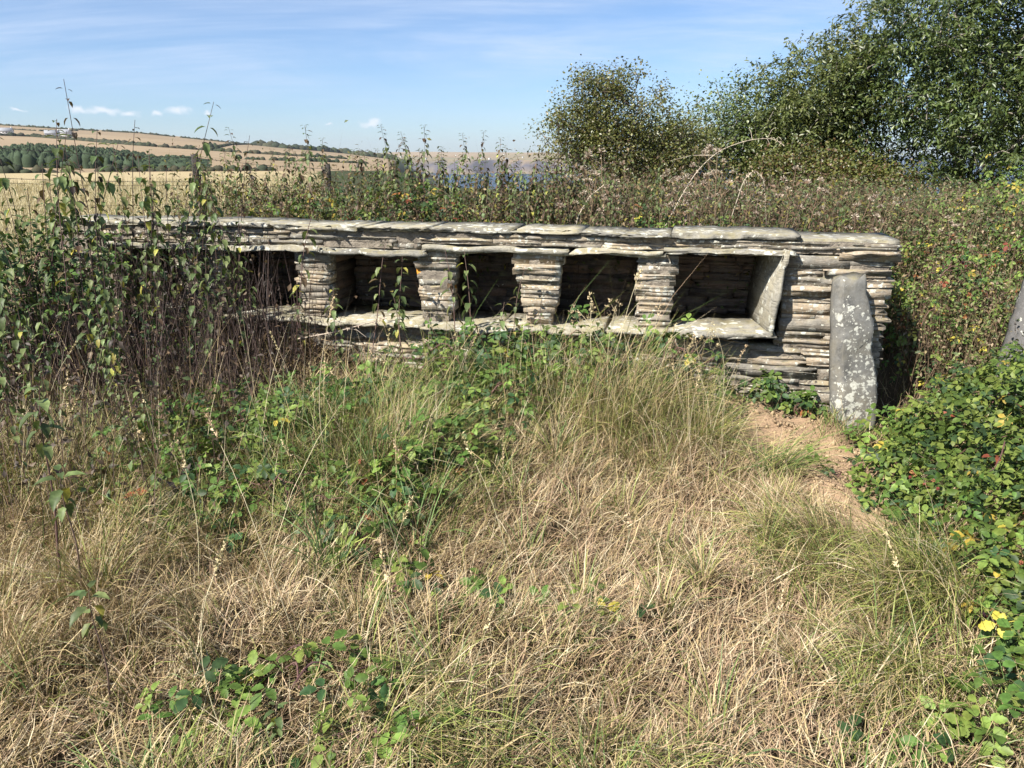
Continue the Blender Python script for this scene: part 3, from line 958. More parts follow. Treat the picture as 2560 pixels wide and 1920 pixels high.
# big arching tussock at the edge of the brambles, and smaller ones along it
for cx, cy, nb, Lm, a0 in ((1.55, 2.75, 620, .46, -2.2), (1.48, 2.35, 620, .44, -2.0), (1.18, 2.8, 420, .40, -1.6), (1.25, 2.0, 420, .36, -2.3), (1.0, 3.75, 420, .40, 2.6), (.55, 3.85, 380, .42, 2.9), (.85, 4.1, 420, .5, 2.4), (-.75, 3.75, 330, .40, 2.6), (-1.15, 3.1, 260, .36, 2.9), (-.35, 3.75, 300, .36, 2.2), (-.25, 1.72, 220, .3, 2.2), (.3, 1.62, 240, .28, 2.9), (-2.3, 3.3, 300, .4, 2.5), (-1.7, 2.9, 220, .36, 2.0)):
    a = rngt.uniform(0, 6.28, nb); rr_ = rngt.random(nb) ** .5 * .14
    xx, yy = cx + np.sin(a) * rr_, cy + np.cos(a) * rr_
    ok2 = (soil_mask(xx, yy) < .5) & (wall_sb(xx, yy)[1] < -.05); xx, yy, a = xx[ok2], yy[ok2], a[ok2]; m2 = len(xx)
    if not m2: continue
    c = pick(rngt, m2, [GREEN, YGREEN, STRAW, PALE, YGREEN * np.array([1.25, 1.15, 1.1])], np.tile([.4, .9, .9, .35, .7], (m2, 1)))
    blades(g, xx, yy, ground_z(xx, yy), Lm * rngt.uniform(.5, 1.2, m2), rngt.uniform(.0022, .0048, m2), a0 + rngt.normal(0, .7, m2), np.abs(rngt.normal(.3, .2, m2)), rngt.uniform(.7, 2.1, m2), c * .6, c, rngt, 4)
for k in range(26):
    cx, cy = rngt.normal(-.75, .38), rngt.normal(3.35, .42)
    if wall_sb(cx, cy)[1] > -.3: continue
    n = 26; a = rngt.uniform(0, 6.28, n)
    xx, yy = cx + np.sin(a) * .04, cy + np.cos(a) * .04
    c = pick(rngt, n, [GREEN, np.array([.15, .235, .085]), YGREEN], np.tile([.8, .8, .4], (n, 1)))
    blades(g, xx, yy, ground_z(xx, yy), rngt.uniform(.22, .5, n), rngt.uniform(.004, .008, n), a + rngt.normal(0, .6, n), np.abs(rngt.normal(.15, .15, n)), rngt.uniform(.3, 1.6, n), c * .6, c, rngt, 4)
# bents: fine dead stalks in the tall clump by the niches
n = 900
xx, yy = .72 + rngt.normal(0, .36, n), 3.95 + rngt.normal(0, .28, n)
okk = (wall_sb(xx, yy)[1] < -.12) & (soil_mask(xx, yy) < .4); xx, yy = xx[okk], yy[okk]; n = len(xx)
c = pick(rngt, n, [STRAW, PALE, YGREEN], np.tile([1, .5, .3], (n, 1)))
blades(g, xx, yy, ground_z(xx, yy), rngt.uniform(.3, .62, n), rngt.uniform(.0014, .0024, n), rngt.uniform(0, 6.28, n), np.abs(rngt.normal(.08, .15, n)), rngt.uniform(.1, .7, n), c * .7, c, rngt, 4)
n = 420
xx, yy = rngt.uniform(-3.0, -.3, n), rngt.uniform(2.4, 4.4, n)
okk = (wall_sb(xx, yy)[1] < -.2); xx, yy = xx[okk], yy[okk]; n = len(xx)
c = pick(rngt, n, [STRAW, PALE, BROWN * 1.4], np.tile([1, .8, .4], (n, 1)))
blades(g, xx, yy, ground_z(xx, yy), rngt.uniform(.35, .85, n), rngt.uniform(.0016, .003, n), rngt.uniform(0, 6.28, n), np.abs(rngt.normal(.15, .22, n)), rngt.uniform(.0, .7, n), c * .8, c, rngt, 4)
o = add_obj('dry_grass', g.mesh('dry_grass', M_GRASS))
tag(o, 'matted straw-coloured summer grass with green tufts before the wall', 'grass', kind='stuff')

# golden field grass beyond the wire fence
g = Acc(); rng = R(23)
n = 46000
a = np.radians(rng.uniform(-42, -13, n)); r_ = 6.2 + rng.random(n) ** 1.6 * 26
x, y = np.sin(a) * r_, np.cos(a) * r_
ok = wall_sb(x, y)[1] > 1.3; x, y, r_ = x[ok], y[ok], r_[ok]; n = len(x)
c = pick(rng, n, [np.array([.47, .395, .25]), np.array([.41, .335, .20]), np.array([.34, .275, .17])], np.tile([1, 1, .6], (n, 1)))
blades(g, x, y, ground_z(x, y), rng.uniform(.14, .34, n), .004 + r_ * .00035, rng.uniform(0, 6.28, n), np.abs(rng.normal(.1, .25, n)), rng.uniform(.2, 1.5, n), c * .85, c, rng, 2)
o = add_obj('field_grass', g.mesh('field_grass', M_GRASS))
tag(o, 'pale golden hay grass in the field beyond the fence', 'grass', kind='stuff')

# crumbs of earth on the bare patch
rng = R(24)
g = Acc()
octa = (np.array([[1, 0, 0], [-1, 0, 0], [0, 1, 0], [0, -1, 0], [0, 0, .7], [0, 0, -.7]]) * 1.0, np.zeros((0, 4), int),
        np.array([[0, 2, 4], [2, 1, 4], [1, 3, 4], [3, 0, 4], [2, 0, 5], [1, 2, 5], [3, 1, 5], [0, 3, 5]]), np.ones(6))
x = rng.uniform(1.1, 2.1, 5200); y = rng.uniform(3.0, 4.6, 5200)
ok = (rng.random(5200) < soil_mask(x, y)) & ((wall_sb(x, y)[1] < -.02)); x, y = x[ok], y[ok]; n = len(x)
rot = basis(rng.normal(size=(n, 3)), rng.normal(size=(n, 3)))
bake(g, octa, np.stack([x, y, ground_z(x, y) + .002], 1), rot, np.minimum(rng.exponential(.0042, n) + .0015, .022), np.array([.34, .24, .155]) * rng.uniform(.65, 1.15, (n, 1)))
o = add_obj('earth_crumbs', g.mesh('earth_crumbs', M_BARK))
tag(o, 'loose crumbs of reddish earth on the bare patch by the wall', 'soil', kind='stuff')

# ------------------------------------------------------------------ brambles
BG = np.array([.085, .145, .030]); BL = np.array([.17, .235, .05]); BD = np.array([.040, .080, .028]); BY = np.array([.42, .34, .06]); BR = np.array([.26, .09, .04])
LEAF_HI = [bramble_leaf(True, k % 3 == 2, 40 + k) for k in range(4)]
LEAF_LO = [bramble_leaf(False, k % 2 == 1, 50 + k) for k in range(3)]
LEAF_MESH = {}
for ci, c in enumerate((BG, BL, BD, BY, BR)):
    for k, (V, Q, T, S) in enumerate(LEAF_HI):
        LEAF_MESH[ci, k] = make_mesh('leaf', V, Q, T, c[None] * S[:, None], M_LEAF)


def berry_mesh(c, seed):
    rb = R(seed); a = Acc()
    d = rb.normal(size=(16, 3)); d /= np.linalg.norm(d, axis=1, keepdims=True)
    bake(a, octa, d * .006, basis(rb.normal(size=(16, 3)), rb.normal(size=(16, 3))), np.full(16, .0042), np.tile(c, (16, 1)) * rb.uniform(.7, 1.2, (16, 1)))
    return a.mesh('berry', M_STEM, True)


BERRY = [berry_mesh(np.array(c), 60 + k) for k, c in enumerate(((.19, .05, .035), (.03, .012, .018), (.25, .12, .05)))]


def bramble(label, spots, nleaf, size, wts, seed, group=None, canes=6, berries=0, nobj=300, lift=0.0, under=None, hug=.4, cane_col=(.13, .07, .06), name='bramble_bush'):
    """spots: (x, y, rx, ry, height) mounds that make up the bush"""
    rng = R(seed)
    sp = np.array(spots, float)
    base = np.array([sp[0, 0], sp[0, 1], gz(sp[0, 0], sp[0, 1])])
    root = empty(name, base)
    tag(root, label, 'bramble' if name == 'bramble_bush' else 'bush', group)
    area = sp[:, 2] * sp[:, 3]
    k = rng.choice(len(sp), nleaf, p=area / area.sum())
    a = rng.uniform(0, 2 * math.pi, nleaf); q = np.sqrt(rng.random(nleaf))
    x = sp[k, 0] + np.sin(a) * q * sp[k, 2]; y = sp[k, 1] + np.cos(a) * q * sp[k, 3]
    hh = np.zeros(nleaf); gx = np.zeros(nleaf); gy = np.zeros(nleaf)
    for cx, cy, rx, ry, h in sp:
        d2 = ((x - cx) / rx) ** 2 + ((y - cy) / ry) ** 2
        v = h * np.sqrt(np.clip(1.05 - d2, 0, 1))
        up = v > hh
        gx = np.where(up, (x - cx) / rx ** 2 * h, gx); gy = np.where(up, (y - cy) / ry ** 2 * h, gy)
        hh = np.maximum(hh, v)
    hh = hh * (1 + .30 * wob2(x * 3, y * 3, .45)) + .03
    depth = np.abs(rng.normal(0, hug, nleaf)); depth = np.minimum(depth, .95)
    g0 = ground_z(x, y)
    z = g0 + lift + hh * (1 - depth) + .01
    s_, b_ = wall_sb(x, y)
    inwall = (b_ > -.02) & (b_ < WALL_THICK + .02) & (s_ < WALL_END + .03) & (z < 1.16)
    ok = ~inwall
    if under is not None: ok &= under(x, y, z)
    x, y, z, gx, gy, depth = x[ok], y[ok], z[ok], gx[ok], gy[ok], depth[ok]
    n = len(x)
    nrm = np.stack([gx * .6, gy * .6, np.full(n, .9)], 1) + rng.normal(0, .52, (n, 3)) + np.array([SUN.x, SUN.y, SUN.z]) * .35
    head = np.stack([gx + rng.normal(0, .8, n), gy + rng.normal(0, .8, n), rng.normal(-.15, .3, n)], 1)
    rot = basis(nrm, head)
    wv = np.array(wts, float); wv /= wv.sum()
    ci = rng.choice(len(wv), n, p=wv)
    sc = size * rng.uniform(.6, 1.25, n)
    pos = np.stack([x, y, z], 1)
    # leaves nearest the light and the path become single leaves
    score = depth * 1.0 + np.hypot(x, y) * .15 + rng.random(n) * .15
    order = np.argsort(score)
    top, rest = order[:nobj], order[nobj:]
    kk = rng.integers(0, len(LEAF_HI), n)
    for i in top:
        o = bpy.data.objects.new('leaf', LEAF_MESH[int(ci[i]), int(kk[i])]); COL.objects.link(o)
        o.parent = root
        M = Matrix(rot[i].tolist()).to_4x4() @ Matrix.Scale(float(sc[i]), 4)
        M.translation = Vector((pos[i] - base).tolist())
        o.matrix_basis = M
    if len(rest):
        acc = Acc()
        cols = np.array([BG, BL, BD, BY, BR])[ci]
        for v in range(len(LEAF_LO)):
            ii = rest[v::len(LEAF_LO)]
            if len(ii): bake(acc, LEAF_LO[v], pos[ii], rot[ii], sc[ii], cols[ii] * rng.uniform(.7, 1.25, (len(ii), 1)))
        o = add_obj('foliage', acc.mesh('foliage', M_LEAF, origin=base), root); o['kind'] = 'stuff'
    for q in range(canes):
        i = rng.integers(len(sp)); cx, cy, rx, ry, h = sp[i]
        a = rng.uniform(0, 6.28); Lc = rng.uniform(.5, 1.05)
        x0, y0 = cx + rng.uniform(-.6, .6) * rx, cy + rng.uniform(-.6, .6) * ry
        x1, y1 = cx + math.sin(a) * rx * Lc, cy + math.cos(a) * ry * Lc
        tt = np.linspace(0, 1, 12)
        px, py = x0 + (x1 - x0) * tt + .03 * np.sin(tt * 5 + a), y0 + (y1 - y0) * tt + .03 * np.cos(tt * 4 + a)
        pz = ground_z(px, py) + lift + h * rng.uniform(.75, 1.08) * np.sin(np.clip(tt * 1.25 + .08, 0, 1) * 2.2) ** .8
        s_, b_ = wall_sb(px, py)
        if np.any((b_ > -.02) & (b_ < WALL_THICK) & (s_ < WALL_END) & (pz < 1.15)): continue
        P = np.stack([px, py, pz], 1) - base
        Vt, Qt = tube(P, np.linspace(.0042, .0018, 12), 5)
        a_ = Acc(); a_.add(Vt, Qt, None, np.array(cane_col) * rng.uniform(.8, 1.4))
        for tq in rng.uniform(0, .95, 26):     # thorns
            c0 = np.array([np.interp(tq, tt, P[:, d]) for d in range(3)]); dv = rng.normal(size=3); dv /= np.linalg.norm(dv)
            a_.add([c0 + [.003, 0, 0], c0 - [.003, 0, 0], c0 + dv * .010], None, [[0, 1, 2]], np.array(cane_col) * 1.6)
        add_obj('cane', a_.mesh('cane', M_STEM, True), root)
    for q in range(berries):
        i = top[rng.integers(len(top))]
        for _ in range(rng.integers(2, 5)):
            o = add_obj('berry', BERRY[rng.integers(3)], root, (pos[i] - base + rng.normal(0, .016, 3)).tolist())
            o.scale = (rng.uniform(.8, 1.2),) * 3
    return root


MIX = (.50, .32, .22, .03, .01)
bramble('broad bramble bank with berries spilling down beside the standing stone', [(2.35, 3.15, .62, .75, .42), (2.05, 2.55, .5, .6, .30), (2.75, 3.7, .7, .6, .52), (2.0, 2.05, .45, .5, .22), (2.75, 2.6, .6, .8, .5), (3.1, 4.2, .5, .4, .45)],
        4800, .074, (.45, .48, .18, .014, .003), 101, canes=20, berries=14, hug=.38)
bramble('low bramble sprays at the foot of the standing stone and earth patch', [(2.12, 3.85, .28, .3, .20), (1.95, 3.45, .25, .25, .12), (1.80, 3.2, .2, .2, .08)], 220, .08, (.5, .45, .15, .02, 0), 102, canes=4, nobj=220)
bramble('dark bramble clump with orange fruit clusters in the middle of the grass', [(-.52, 3.05, .28, .22, .22), (-.32, 3.30, .26, .16, .28), (-.55, 2.72, .2, .14, .12)], 290, .085, (.5, .40, .2, .015, .01), 103, canes=5, berries=14, nobj=290)
bramble('short bramble runner trailing over dry grass near the path', [(-.42, 2.45, .22, .12, .07), (-.15, 2.42, .22, .1, .06), (.28, 2.32, .2, .07, .05)], 75, .08, (.6, .35, .1, .03, .01), 104, canes=3, nobj=75)
bramble('bramble thicket growing against the wall under the middle niches', [(-.15, 4.42, .5, .28, .40), (.45, 4.30, .45, .26, .42), (1.0, 4.25, .26, .2, .44)], 1100, .08, (.5, .18, .40, .008, .004), 105, canes=8, hug=.4)
bramble('low bramble patch tangled in green grass below the left niches', [(-.95, 3.75, .5, .45, .32), (-.5, 4.1, .5, .3, .36), (-1.45, 3.55, .4, .35, .30), (-.2, 3.75, .4, .25, .28)], 900, .075, (.55, .25, .3, .008, .004), 106, canes=6, nobj=300)
bramble('loose bramble tangle between the tall nettles and the fruiting clump', [(-1.35, 3.15, .42, .36, .24), (-.95, 2.95, .35, .3, .22), (-1.75, 3.55, .4, .4, .26)], 420, .075, (.5, .2, .35, .01, .004), 116, canes=7, nobj=300)
bramble('small bramble sprig creeping along the wall foot above the bare earth', [(1.56, 4.38, .17, .05, .17), (1.76, 4.28, .13, .05, .08)], 110, .072, (.5, .15, .4, .005, .03), 107, canes=4, nobj=110, cane_col=(.10, .06, .04))
bramble('few bramble leaves on the bare earth patch', [(1.62, 3.55, .10, .05, .05), (1.86, 3.62, .06, .05, .04)], 12, .08, (.5, .5, .1, 0, 0), 108, canes=1, nobj=12)
bramble('bramble sprays with purple canes in the near dry grass below the tall nettle stalk', [(-.62, 1.95, .30, .18, .12), (-.95, 1.80, .22, .14, .10), (-.40, 1.72, .2, .12, .10)], 80, .08, (.5, .45, .15, .02, 0), 109, canes=6, nobj=80, cane_col=(.10, .05, .05))
bramble('bramble leaves in the corner below the grass tussock', [(1.15, 1.75, .25, .12, .07), (1.5, 1.75, .3, .2, .2), (1.75, 2.0, .3, .3, .26)], 190, .085, (.5, .4, .15, .02, .01), 110, canes=4, berries=5, nobj=190, cane_col=(.10, .05, .05))
bramble('autumn bramble with yellow leaves growing behind the wall coping', [(-1.7, 6.05, .7, .35, .62), (-.8, 5.95, .7, .35, .66), (.1, 5.8, .6, .35, .5)], 2300, .07, (.42, .2, .38, .06, .04), 111, canes=8, berries=6, lift=.0)
bramble('leafy bramble with yellowing leaves behind the wall beneath the arching dead cane', [(1.3, 5.5, .55, .35, .5), (.95, 5.6, .4, .3, .5), (1.8, 5.4, .4, .3, .38)], 1500, .065, (.45, .2, .3, .09, .06), 112, canes=8, berries=6)
bramble('yellow-leaved bramble mound on the bank beyond the wall end', [(4.3, 6.6, .9, .7, .75), (5.0, 7.4, 1.0, .9, .85), (3.6, 6.3, .6, .5, .5), (5.3, 6.3, .9, .8, .8)], 2600, .062, (.36, .36, .14, .11, .03), 113, canes=10, hug=.3)
bramble('tangled bramble slope between wall end and second stone post', [(2.75, 5.1, .45, .4, .50), (3.2, 5.5, .6, .5, .62), (2.65, 5.9, .5, .5, .5), (3.8, 5.4, .6, .6, .7)], 1500, .062, (.42, .34, .20, .06, .06), 114, canes=12, berries=8, hug=.35)
# round-leaved dark bush swamping the wall's left end
bramble('dark leafy bush swamping the left end of the wall', [(-3.65, 5.0, .75, .45, 1.15), (-3.0, 4.8, .5, .35, .85), (-3.1, 5.3, .6, .3, .85), (-2.3, 4.75, .4, .25, .42), (-3.6, 4.2, .6, .5, .6)], 2300, .075, (.35, .08, .75, .004, .004), 115, canes=14, hug=.45, name='dark_bush')

# ------------------------------------------------------------------ nettles
NET_LEAF = leaflet(6, .55, .12, .35, .55, .34)
NET_LO = leaflet(3, .55, 0, .3, .4, .4)
NG = np.array([.080, .115, .042]); NGP = np.array([.155, .195, .072]); NYL = np.array([.36, .34, .08]); NBR = np.array([.11, .075, .045]); NDK = np.array([.045, .035, .028])
NET_MESH = [make_mesh('leaf', NET_LEAF[0], NET_LEAF[1], NET_LEAF[2], c[None] * NET_LEAF[3][:, None], M_LEAF) for c in (NG, NGP, NYL, NBR, NDK)]


def nettle_layout(h, rng, bare, dense, lsize, pal, tip=True):
    """stem path and leaf list (pos, rot, scale, colour index)"""
    k = 9
    bendx, bendy = rng.normal(0, .07, 2)
    t_ = np.linspace(0, 1, k)
    P = np.stack([bendx * h * t_ ** 2 + .006 * np.sin(t_ * 9), bendy * h * t_ ** 2 + .006 * np.cos(t_ * 8), h * t_], 1)
    L = []
    z = bare
    a0 = rng.uniform(0, 6.28)
    while z < 1:
        p = np.array([np.interp(z, t_, P[:, d]) for d in range(3)])
        env = math.sin(min(1, (1 - z) / (1 - bare) * 1.7 + .36) * math.pi / 2)
        for s_ in (0, math.pi):
            if rng.random() < .18: continue
            a = a0 + s_ + rng.normal(0, .25)
            droop = rng.uniform(-.25, 1.0) if z < .93 else rng.uniform(-.6, .1)
            hd = np.array([math.sin(a), math.cos(a), -droop])
            nm = np.array([math.sin(a) * droop, math.cos(a) * droop, 1.0])
            L.append((p + hd * .012, basis(nm[None], hd[None])[0], lsize * env * rng.uniform(.6, 1.15), int(rng.choice(len(pal), p=np.array(pal) / sum(pal)))))
        z += dense * rng.uniform(.7, 1.3); a0 += math.pi / 2
    return P, L


def nettle_proto(label, group, h, bare, dense, lsize, pal, seed, singles=True, stem=(.10, .065, .055), r0=.0034):
    rng = R(seed)
    P, L = nettle_layout(h, rng, bare, dense, lsize, pal)
    root = empty('nettle', (0, 0, 0)); tag(root, label, 'nettle', group)
    V, Q = tube(P, np.linspace(r0, .0014, len(P)), 5)
    a = Acc(); a.add(V, Q, None, np.array(stem))
    add_obj('stem', a.mesh('stem', M_STEM, True), root)
    if singles:
        for p, rt, sc, ci in L:
            o = bpy.data.objects.new('leaf', NET_MESH[ci]); COL.objects.link(o); o.parent = root
            M = Matrix(rt.tolist()).to_4x4() @ Matrix.Scale(float(sc), 4); M.translation = Vector(p.tolist()); o.matrix_basis = M
    else:
        a = Acc(); cols = np.array([NG, NGP, NYL, NBR, NDK])
        bake(a, leaflet(4, .55, 0, .35, .5, .36), np.array([l[0] for l in L]), np.array([l[1] for l in L]), np.array([l[2] for l in L]), cols[[l[3] for l in L]] * rng.uniform(.75, 1.25, (len(L), 1)))
        # hanging catkin strings
        for p, rt, sc, ci in L[::2]:
            d = rng.normal(0, .012, 3); d[2] = -rng.uniform(.02, .05)
            a.add([p + [.002, 0, 0], p - [.002, 0, 0], p + d], None, [[0, 1, 2]], cols[3] * 1.5)
        o = add_obj('foliage', a.mesh('foliage', M_LEAF), root); o['kind'] = 'stuff'
    return root


def copy_thing(root, loc, rz=0.0, sc=1.0, tilt=(0, 0)):
    r2 = root.copy(); COL.objects.link(r2)
    for ch in root.children:
        c2 = ch.copy(); COL.objects.link(c2); c2.parent = r2
        for g2 in ch.children:
            d2 = g2.copy(); COL.objects.link(d2); d2.parent = c2
    place(r2, loc, rz, sc, tilt)
    return r2


def place(o, loc, rz=0.0, sc=1.0, tilt=(0, 0)):
    o.location = loc; o.rotation_euler = (tilt[0], tilt[1], rz); o.scale = (sc, sc, sc)


ORD = ['sixth', 'fifth', 'fourth', 'third', 'second', 'first']


def niche_of(s_):
    c = [(a + e) / 2 for a, e, _, _ in NICHE]
    k = int(np.argmin([abs(s_ - q) for q in c]))
    return f'the {ORD[k]} niche from the standing stone' if s_ < 1.75 else 'the solid wall end'


class Kind:
    """prototype plants; the first use moves the prototype, later ones copy it"""
    def __init__(s, protos): s.p = protos; s.used = [False] * len(protos); s.i = 0; s.base = {}

    def put(s, loc, rng, sc=1.0, tilt=.06, where=None):
        i = s.i % len(s.p); s.i += 1
        tl = tuple(rng.normal(0, tilt, 2)); rz = rng.uniform(0, 6.28)
        if not s.used[i]:
            s.used[i] = True; o = s.p[i]; s.base[i] = o['label']; place(o, loc, rz, sc, tl)
        else: o = copy_thing(s.p[i], loc, rz, sc, tl)
        if where: o['label'] = s.base[i] + ' ' + where
        return o


LOOK_L = ('leafy green nettle', 'nettle with bare lower stem', 'pale green nettle', 'nettle leafy nearly to the ground', 'part-yellowed nettle')
front = Kind([nettle_proto(LOOK_L[k], 'tall nettles crowding the left part of the wall', h, ba, .042, .068, pal, 200 + k, r0=.0042) for k, (h, ba, pal) in enumerate(
    ((1.30, .38, (.5, .35, .08, .05, .02)), (1.15, .45, (.6, .25, .05, .08, .02)), (1.42, .42, (.4, .45, .1, .05, 0)), (1.2, .30, (.65, .3, .03, .02, 0)), (1.05, .5, (.4, .3, .1, .1, .1))))])
LAB_D = 'withered dark-stemmed nettle'
dead = Kind([nettle_proto(LAB_D, 'withered nettles among the green ones', h, .55, .05, .05, (.05, .05, .03, .5, .4), 220 + k, stem=(.07, .045, .04)) for k, h in enumerate((1.35, 1.2))])
LAB_N = 'slender nettle'
niche_n = Kind([nettle_proto(LAB_N, 'slender nettles before the niches', h, ba, .05, .058, pal, 240 + k, stem=(.14, .09, .075), r0=.0042) for k, (h, ba, pal) in enumerate(((.72, .45, (.5, .35, .1, .05, 0)), (.62, .62, (.5, .3, .1, .1, 0)), (.8, .5, (.4, .3, .05, .2, .1))))])
rng = R(31)
spots = []
while len(spots) < 66:
    s_, b_ = rng.uniform(-3.7, -1.55), -rng.uniform(.06, 1.0) ** 1.1 * (1.6 if rng.random() < .3 else 1)
    if rng.random() < sstep(-1.3, -2.6, s_) + .12: spots.append((s_, b_))
for k, (s_, b_) in enumerate(spots):
    p = W(s_, b_); z = gz(p[0], p[1])
    hz = np.interp(s_, [-3.6, -3.2, -2.4, -1.6], [1.1, 1.24, 1.12, .86])
    (dead if k % 6 == 5 else front).put((p[0], p[1], z - .01), rng, hz * rng.uniform(.82, 1.08), .07, 'crowding ' + niche_of(s_))
for s_, b_, sc in ((-1.95, -.2, 1.25), (-1.72, -.25, 1.0), (-1.48, -.15, 1.2), (-1.32, -.35, .85), (-1.12, -.3, 1.05), (-.92, -.22, 1.1), (-.72, -.2, 1.15), (-.62, -.35, .95), (-.30, -.25, 1.0), (-.20, -.18, 1.15), (-.06, -.3, 1.0), (.02, -.16, .95), (.30, -.3, .8), (.58, -.2, .9), (-1.6, -.5, .8), (-.95, -.6, .7)):
    p = W(s_, b_); niche_n.put((p[0], p[1], gz(p[0], p[1]) - .01), rng, sc * rng.uniform(.95, 1.1), .05, 'standing before ' + niche_of(s_))
for x_, y_, sc in ((-2.25, 3.45, .72), (-2.42, 3.7, .8), (-2.05, 3.75, .7), (-2.6, 3.95, .85), (-2.3, 4.05, .82), (-2.0, 4.1, .75), (-2.15, 3.1, .6), (-2.75, 3.6, .85), (-1.85, 3.5, .6), (-2.5, 3.3, .75)):
    (front if rng.random() < .7 else dead).put((x_, y_, gz(x_, y_) - .01), rng, sc * rng.uniform(.9, 1.15), .07, 'among straw in front of the dark bush')
# near nettle stalks in the open grass
LAB_O = 'lone purple-stemmed nettle standing in the near dry grass'
lone = Kind([nettle_proto(LAB_O, 'lone nettles in the near grass', .62, .72, .06, .07, (.6, .35, .05, 0, 0), 260, stem=(.15, .10, .08), r0=.0055),
             nettle_proto(LAB_O, 'lone nettles in the near grass', .85, .76, .045, .07, (.6, .3, .05, .05, 0), 261, stem=(.10, .055, .05), r0=.0055)])
for x_, y_, sc in ((-1.17, 1.86, .75), (-1.62, 2.42, 1.0), (-1.50, 2.35, .9), (-1.62, 3.2, .65), (-.60, 1.62, .45)):
    lone.put((x_, y_, gz(x_, y_) - .02), rng, sc, .04)

# spires behind the coping
LOOK_B = ('green nettle spire', 'short green nettle spire', 'tallest nettle spire', 'brownish nettle spire', 'withered nettle spire', 'fresh leafy nettle spire')
back = Kind([nettle_proto(LOOK_B[k], 'nettle spires behind the wall', h, ba, .0165, .068, pal, 280 + k, False, stem=(.11, .08, .06), r0=.003) for k, (h, ba, pal) in enumerate(
    ((1.25, .25, (.35, .35, .05, .2, .05)), (1.1, .3, (.4, .3, .05, .2, .05)), (1.38, .35, (.3, .3, .1, .25, .05)), (1.0, .25, (.3, .2, .05, .35, .1)), (1.2, .4, (.1, .1, .02, .5, .28)), (1.15, .2, (.5, .4, .05, .05, 0))))])
for k in range(190):
    s_ = rng.uniform(-3.4, 1.1) if rng.random() < .8 else rng.uniform(-1.4, .3)
    b_ = rng.uniform(.85, 2.6)
    p = W(s_, b_)
    h = np.interp(s_, [-3.2, -2.0, -1.2, -.1, .4, 1.2], [.88, .87, .84, .86, .78, .66]) * rng.uniform(.68, 1.04)
    back.put((p[0], p[1], gz(p[0], p[1])), rng, h, .05, 'behind the wall over ' + niche_of(s_))


# ------------------------------------------------------------------ tangle of dead stems behind the wall
def stalks(acc, x, y, h, rng, col, wd, leaves=8, lcol=None, lsize=.03, lean=.12):
    n = len(x); z = ground_z(x, y)
    az = rng.uniform(0, 6.28, n); ln = np.abs(rng.normal(0, lean, n))
    c = np.array(col) * rng.uniform(.6, 1.5, (n, 1))
    blades(acc, x, y, z, h, np.full(n, wd), az, ln, rng.uniform(0, .35, n), c * .8, c, rng, 2)
    if leaves:
        m_ = n * leaves
        k = np.repeat(np.arange(n), leaves)
        t_ = rng.uniform(.25, 1.0, m_)
        px = x[k] + np.sin(az[k]) * np.sin(ln[k] + .15) * h[k] * t_ + rng.normal(0, .015, m_)
        py = y[k] + np.cos(az[k]) * np.sin(ln[k] + .15) * h[k] * t_ + rng.normal(0, .015, m_)
        pz = z[k] + h[k] * t_ * np.cos(ln[k])
        nm = rng.normal(0, .6, (m_, 3)) + np.array([SUN.x * .4, SUN.y * .4, .8])
        hd = rng.normal(0, 1, (m_, 3)); hd[:, 2] -= .6
        lc = np.array(lcol)
        cc = lc[rng.integers(0, len(lc), m_)] * rng.uniform(.6, 1.4, (m_, 1))
        bake(acc, NET_LO, np.stack([px, py, pz], 1), basis(nm, hd), lsize * rng.uniform(.5, 1.3, m_) * (1.15 - .5 * t_), cc)


g = Acc(); rng = R(41)
def wzone(n, s0, s1, b0, b1):
    s_ = rng.uniform(s0, s1, n); b_ = rng.uniform(b0, b1, n)
    return WP[0] + s_ * WD[0] + b_ * WB[0], WP[1] + s_ * WD[1] + b_ * WB[1], s_, b_
x, y, s_, b_ = wzone(3500, -3.6, 3.2, .48, 3.2)
hh = np.interp(s_, [-3.4, -2, -.5, .4, 1.5, 3.2], [.72, .80, .86, .98, .95, .68]) * rng.uniform(.45, 1.05, len(x)) + .38 * np.clip((.85 - b_) / .2, 0, 1) * (s_ < WALL_END)
ok = (s_ < WALL_END - .1) | (b_ > .8); x, y, hh = x[ok], y[ok], hh[ok]
stalks(g, x, y, hh, rng, (.16, .12, .08), .004, 13, [NBR * 1.4, NBR, NG, NGP * .9, NG * .8, np.array([.24, .19, .10]), NYL * .6], .042)
x, y, s_, b_ = wzone(340, -2.6, 2.4, .75, 2.2)
stalks(g, x, y, rng.uniform(.35, 1.0, len(x)), rng, (.46, .38, .26), .0042, 0, None, lean=.3)
o = add_obj('dead_undergrowth', g.mesh('dead_undergrowth', M_LEAF)); tag(o, 'brown tangle of dead stems and weeds along the back of the wall', 'undergrowth', kind='stuff')

g = Acc(); rng = R(42)
n = 5200
a = np.radians(rng.uniform(2, 44, n)); r_ = rng.uniform(6.4, 10.5, n)
x, y = np.sin(a) * r_, np.cos(a) * r_
s_, b_ = wall_sb(x, y); ok = b_ > 1.9; x, y = x[ok], y[ok]
stalks(g, x, y, rng.uniform(.55, .82, len(x)), rng, (.13, .095, .065), .006, 12, [NBR * 1.2, NBR, NG * .9, NG * .7, np.array([.15, .125, .07]), NGP * .7], .055, lean=.08)
o = add_obj('nettle_bed', g.mesh('nettle_bed', M_LEAF)); tag(o, 'dense bed of seeding brown-green nettles before the trees', 'nettle bed', kind='stuff')

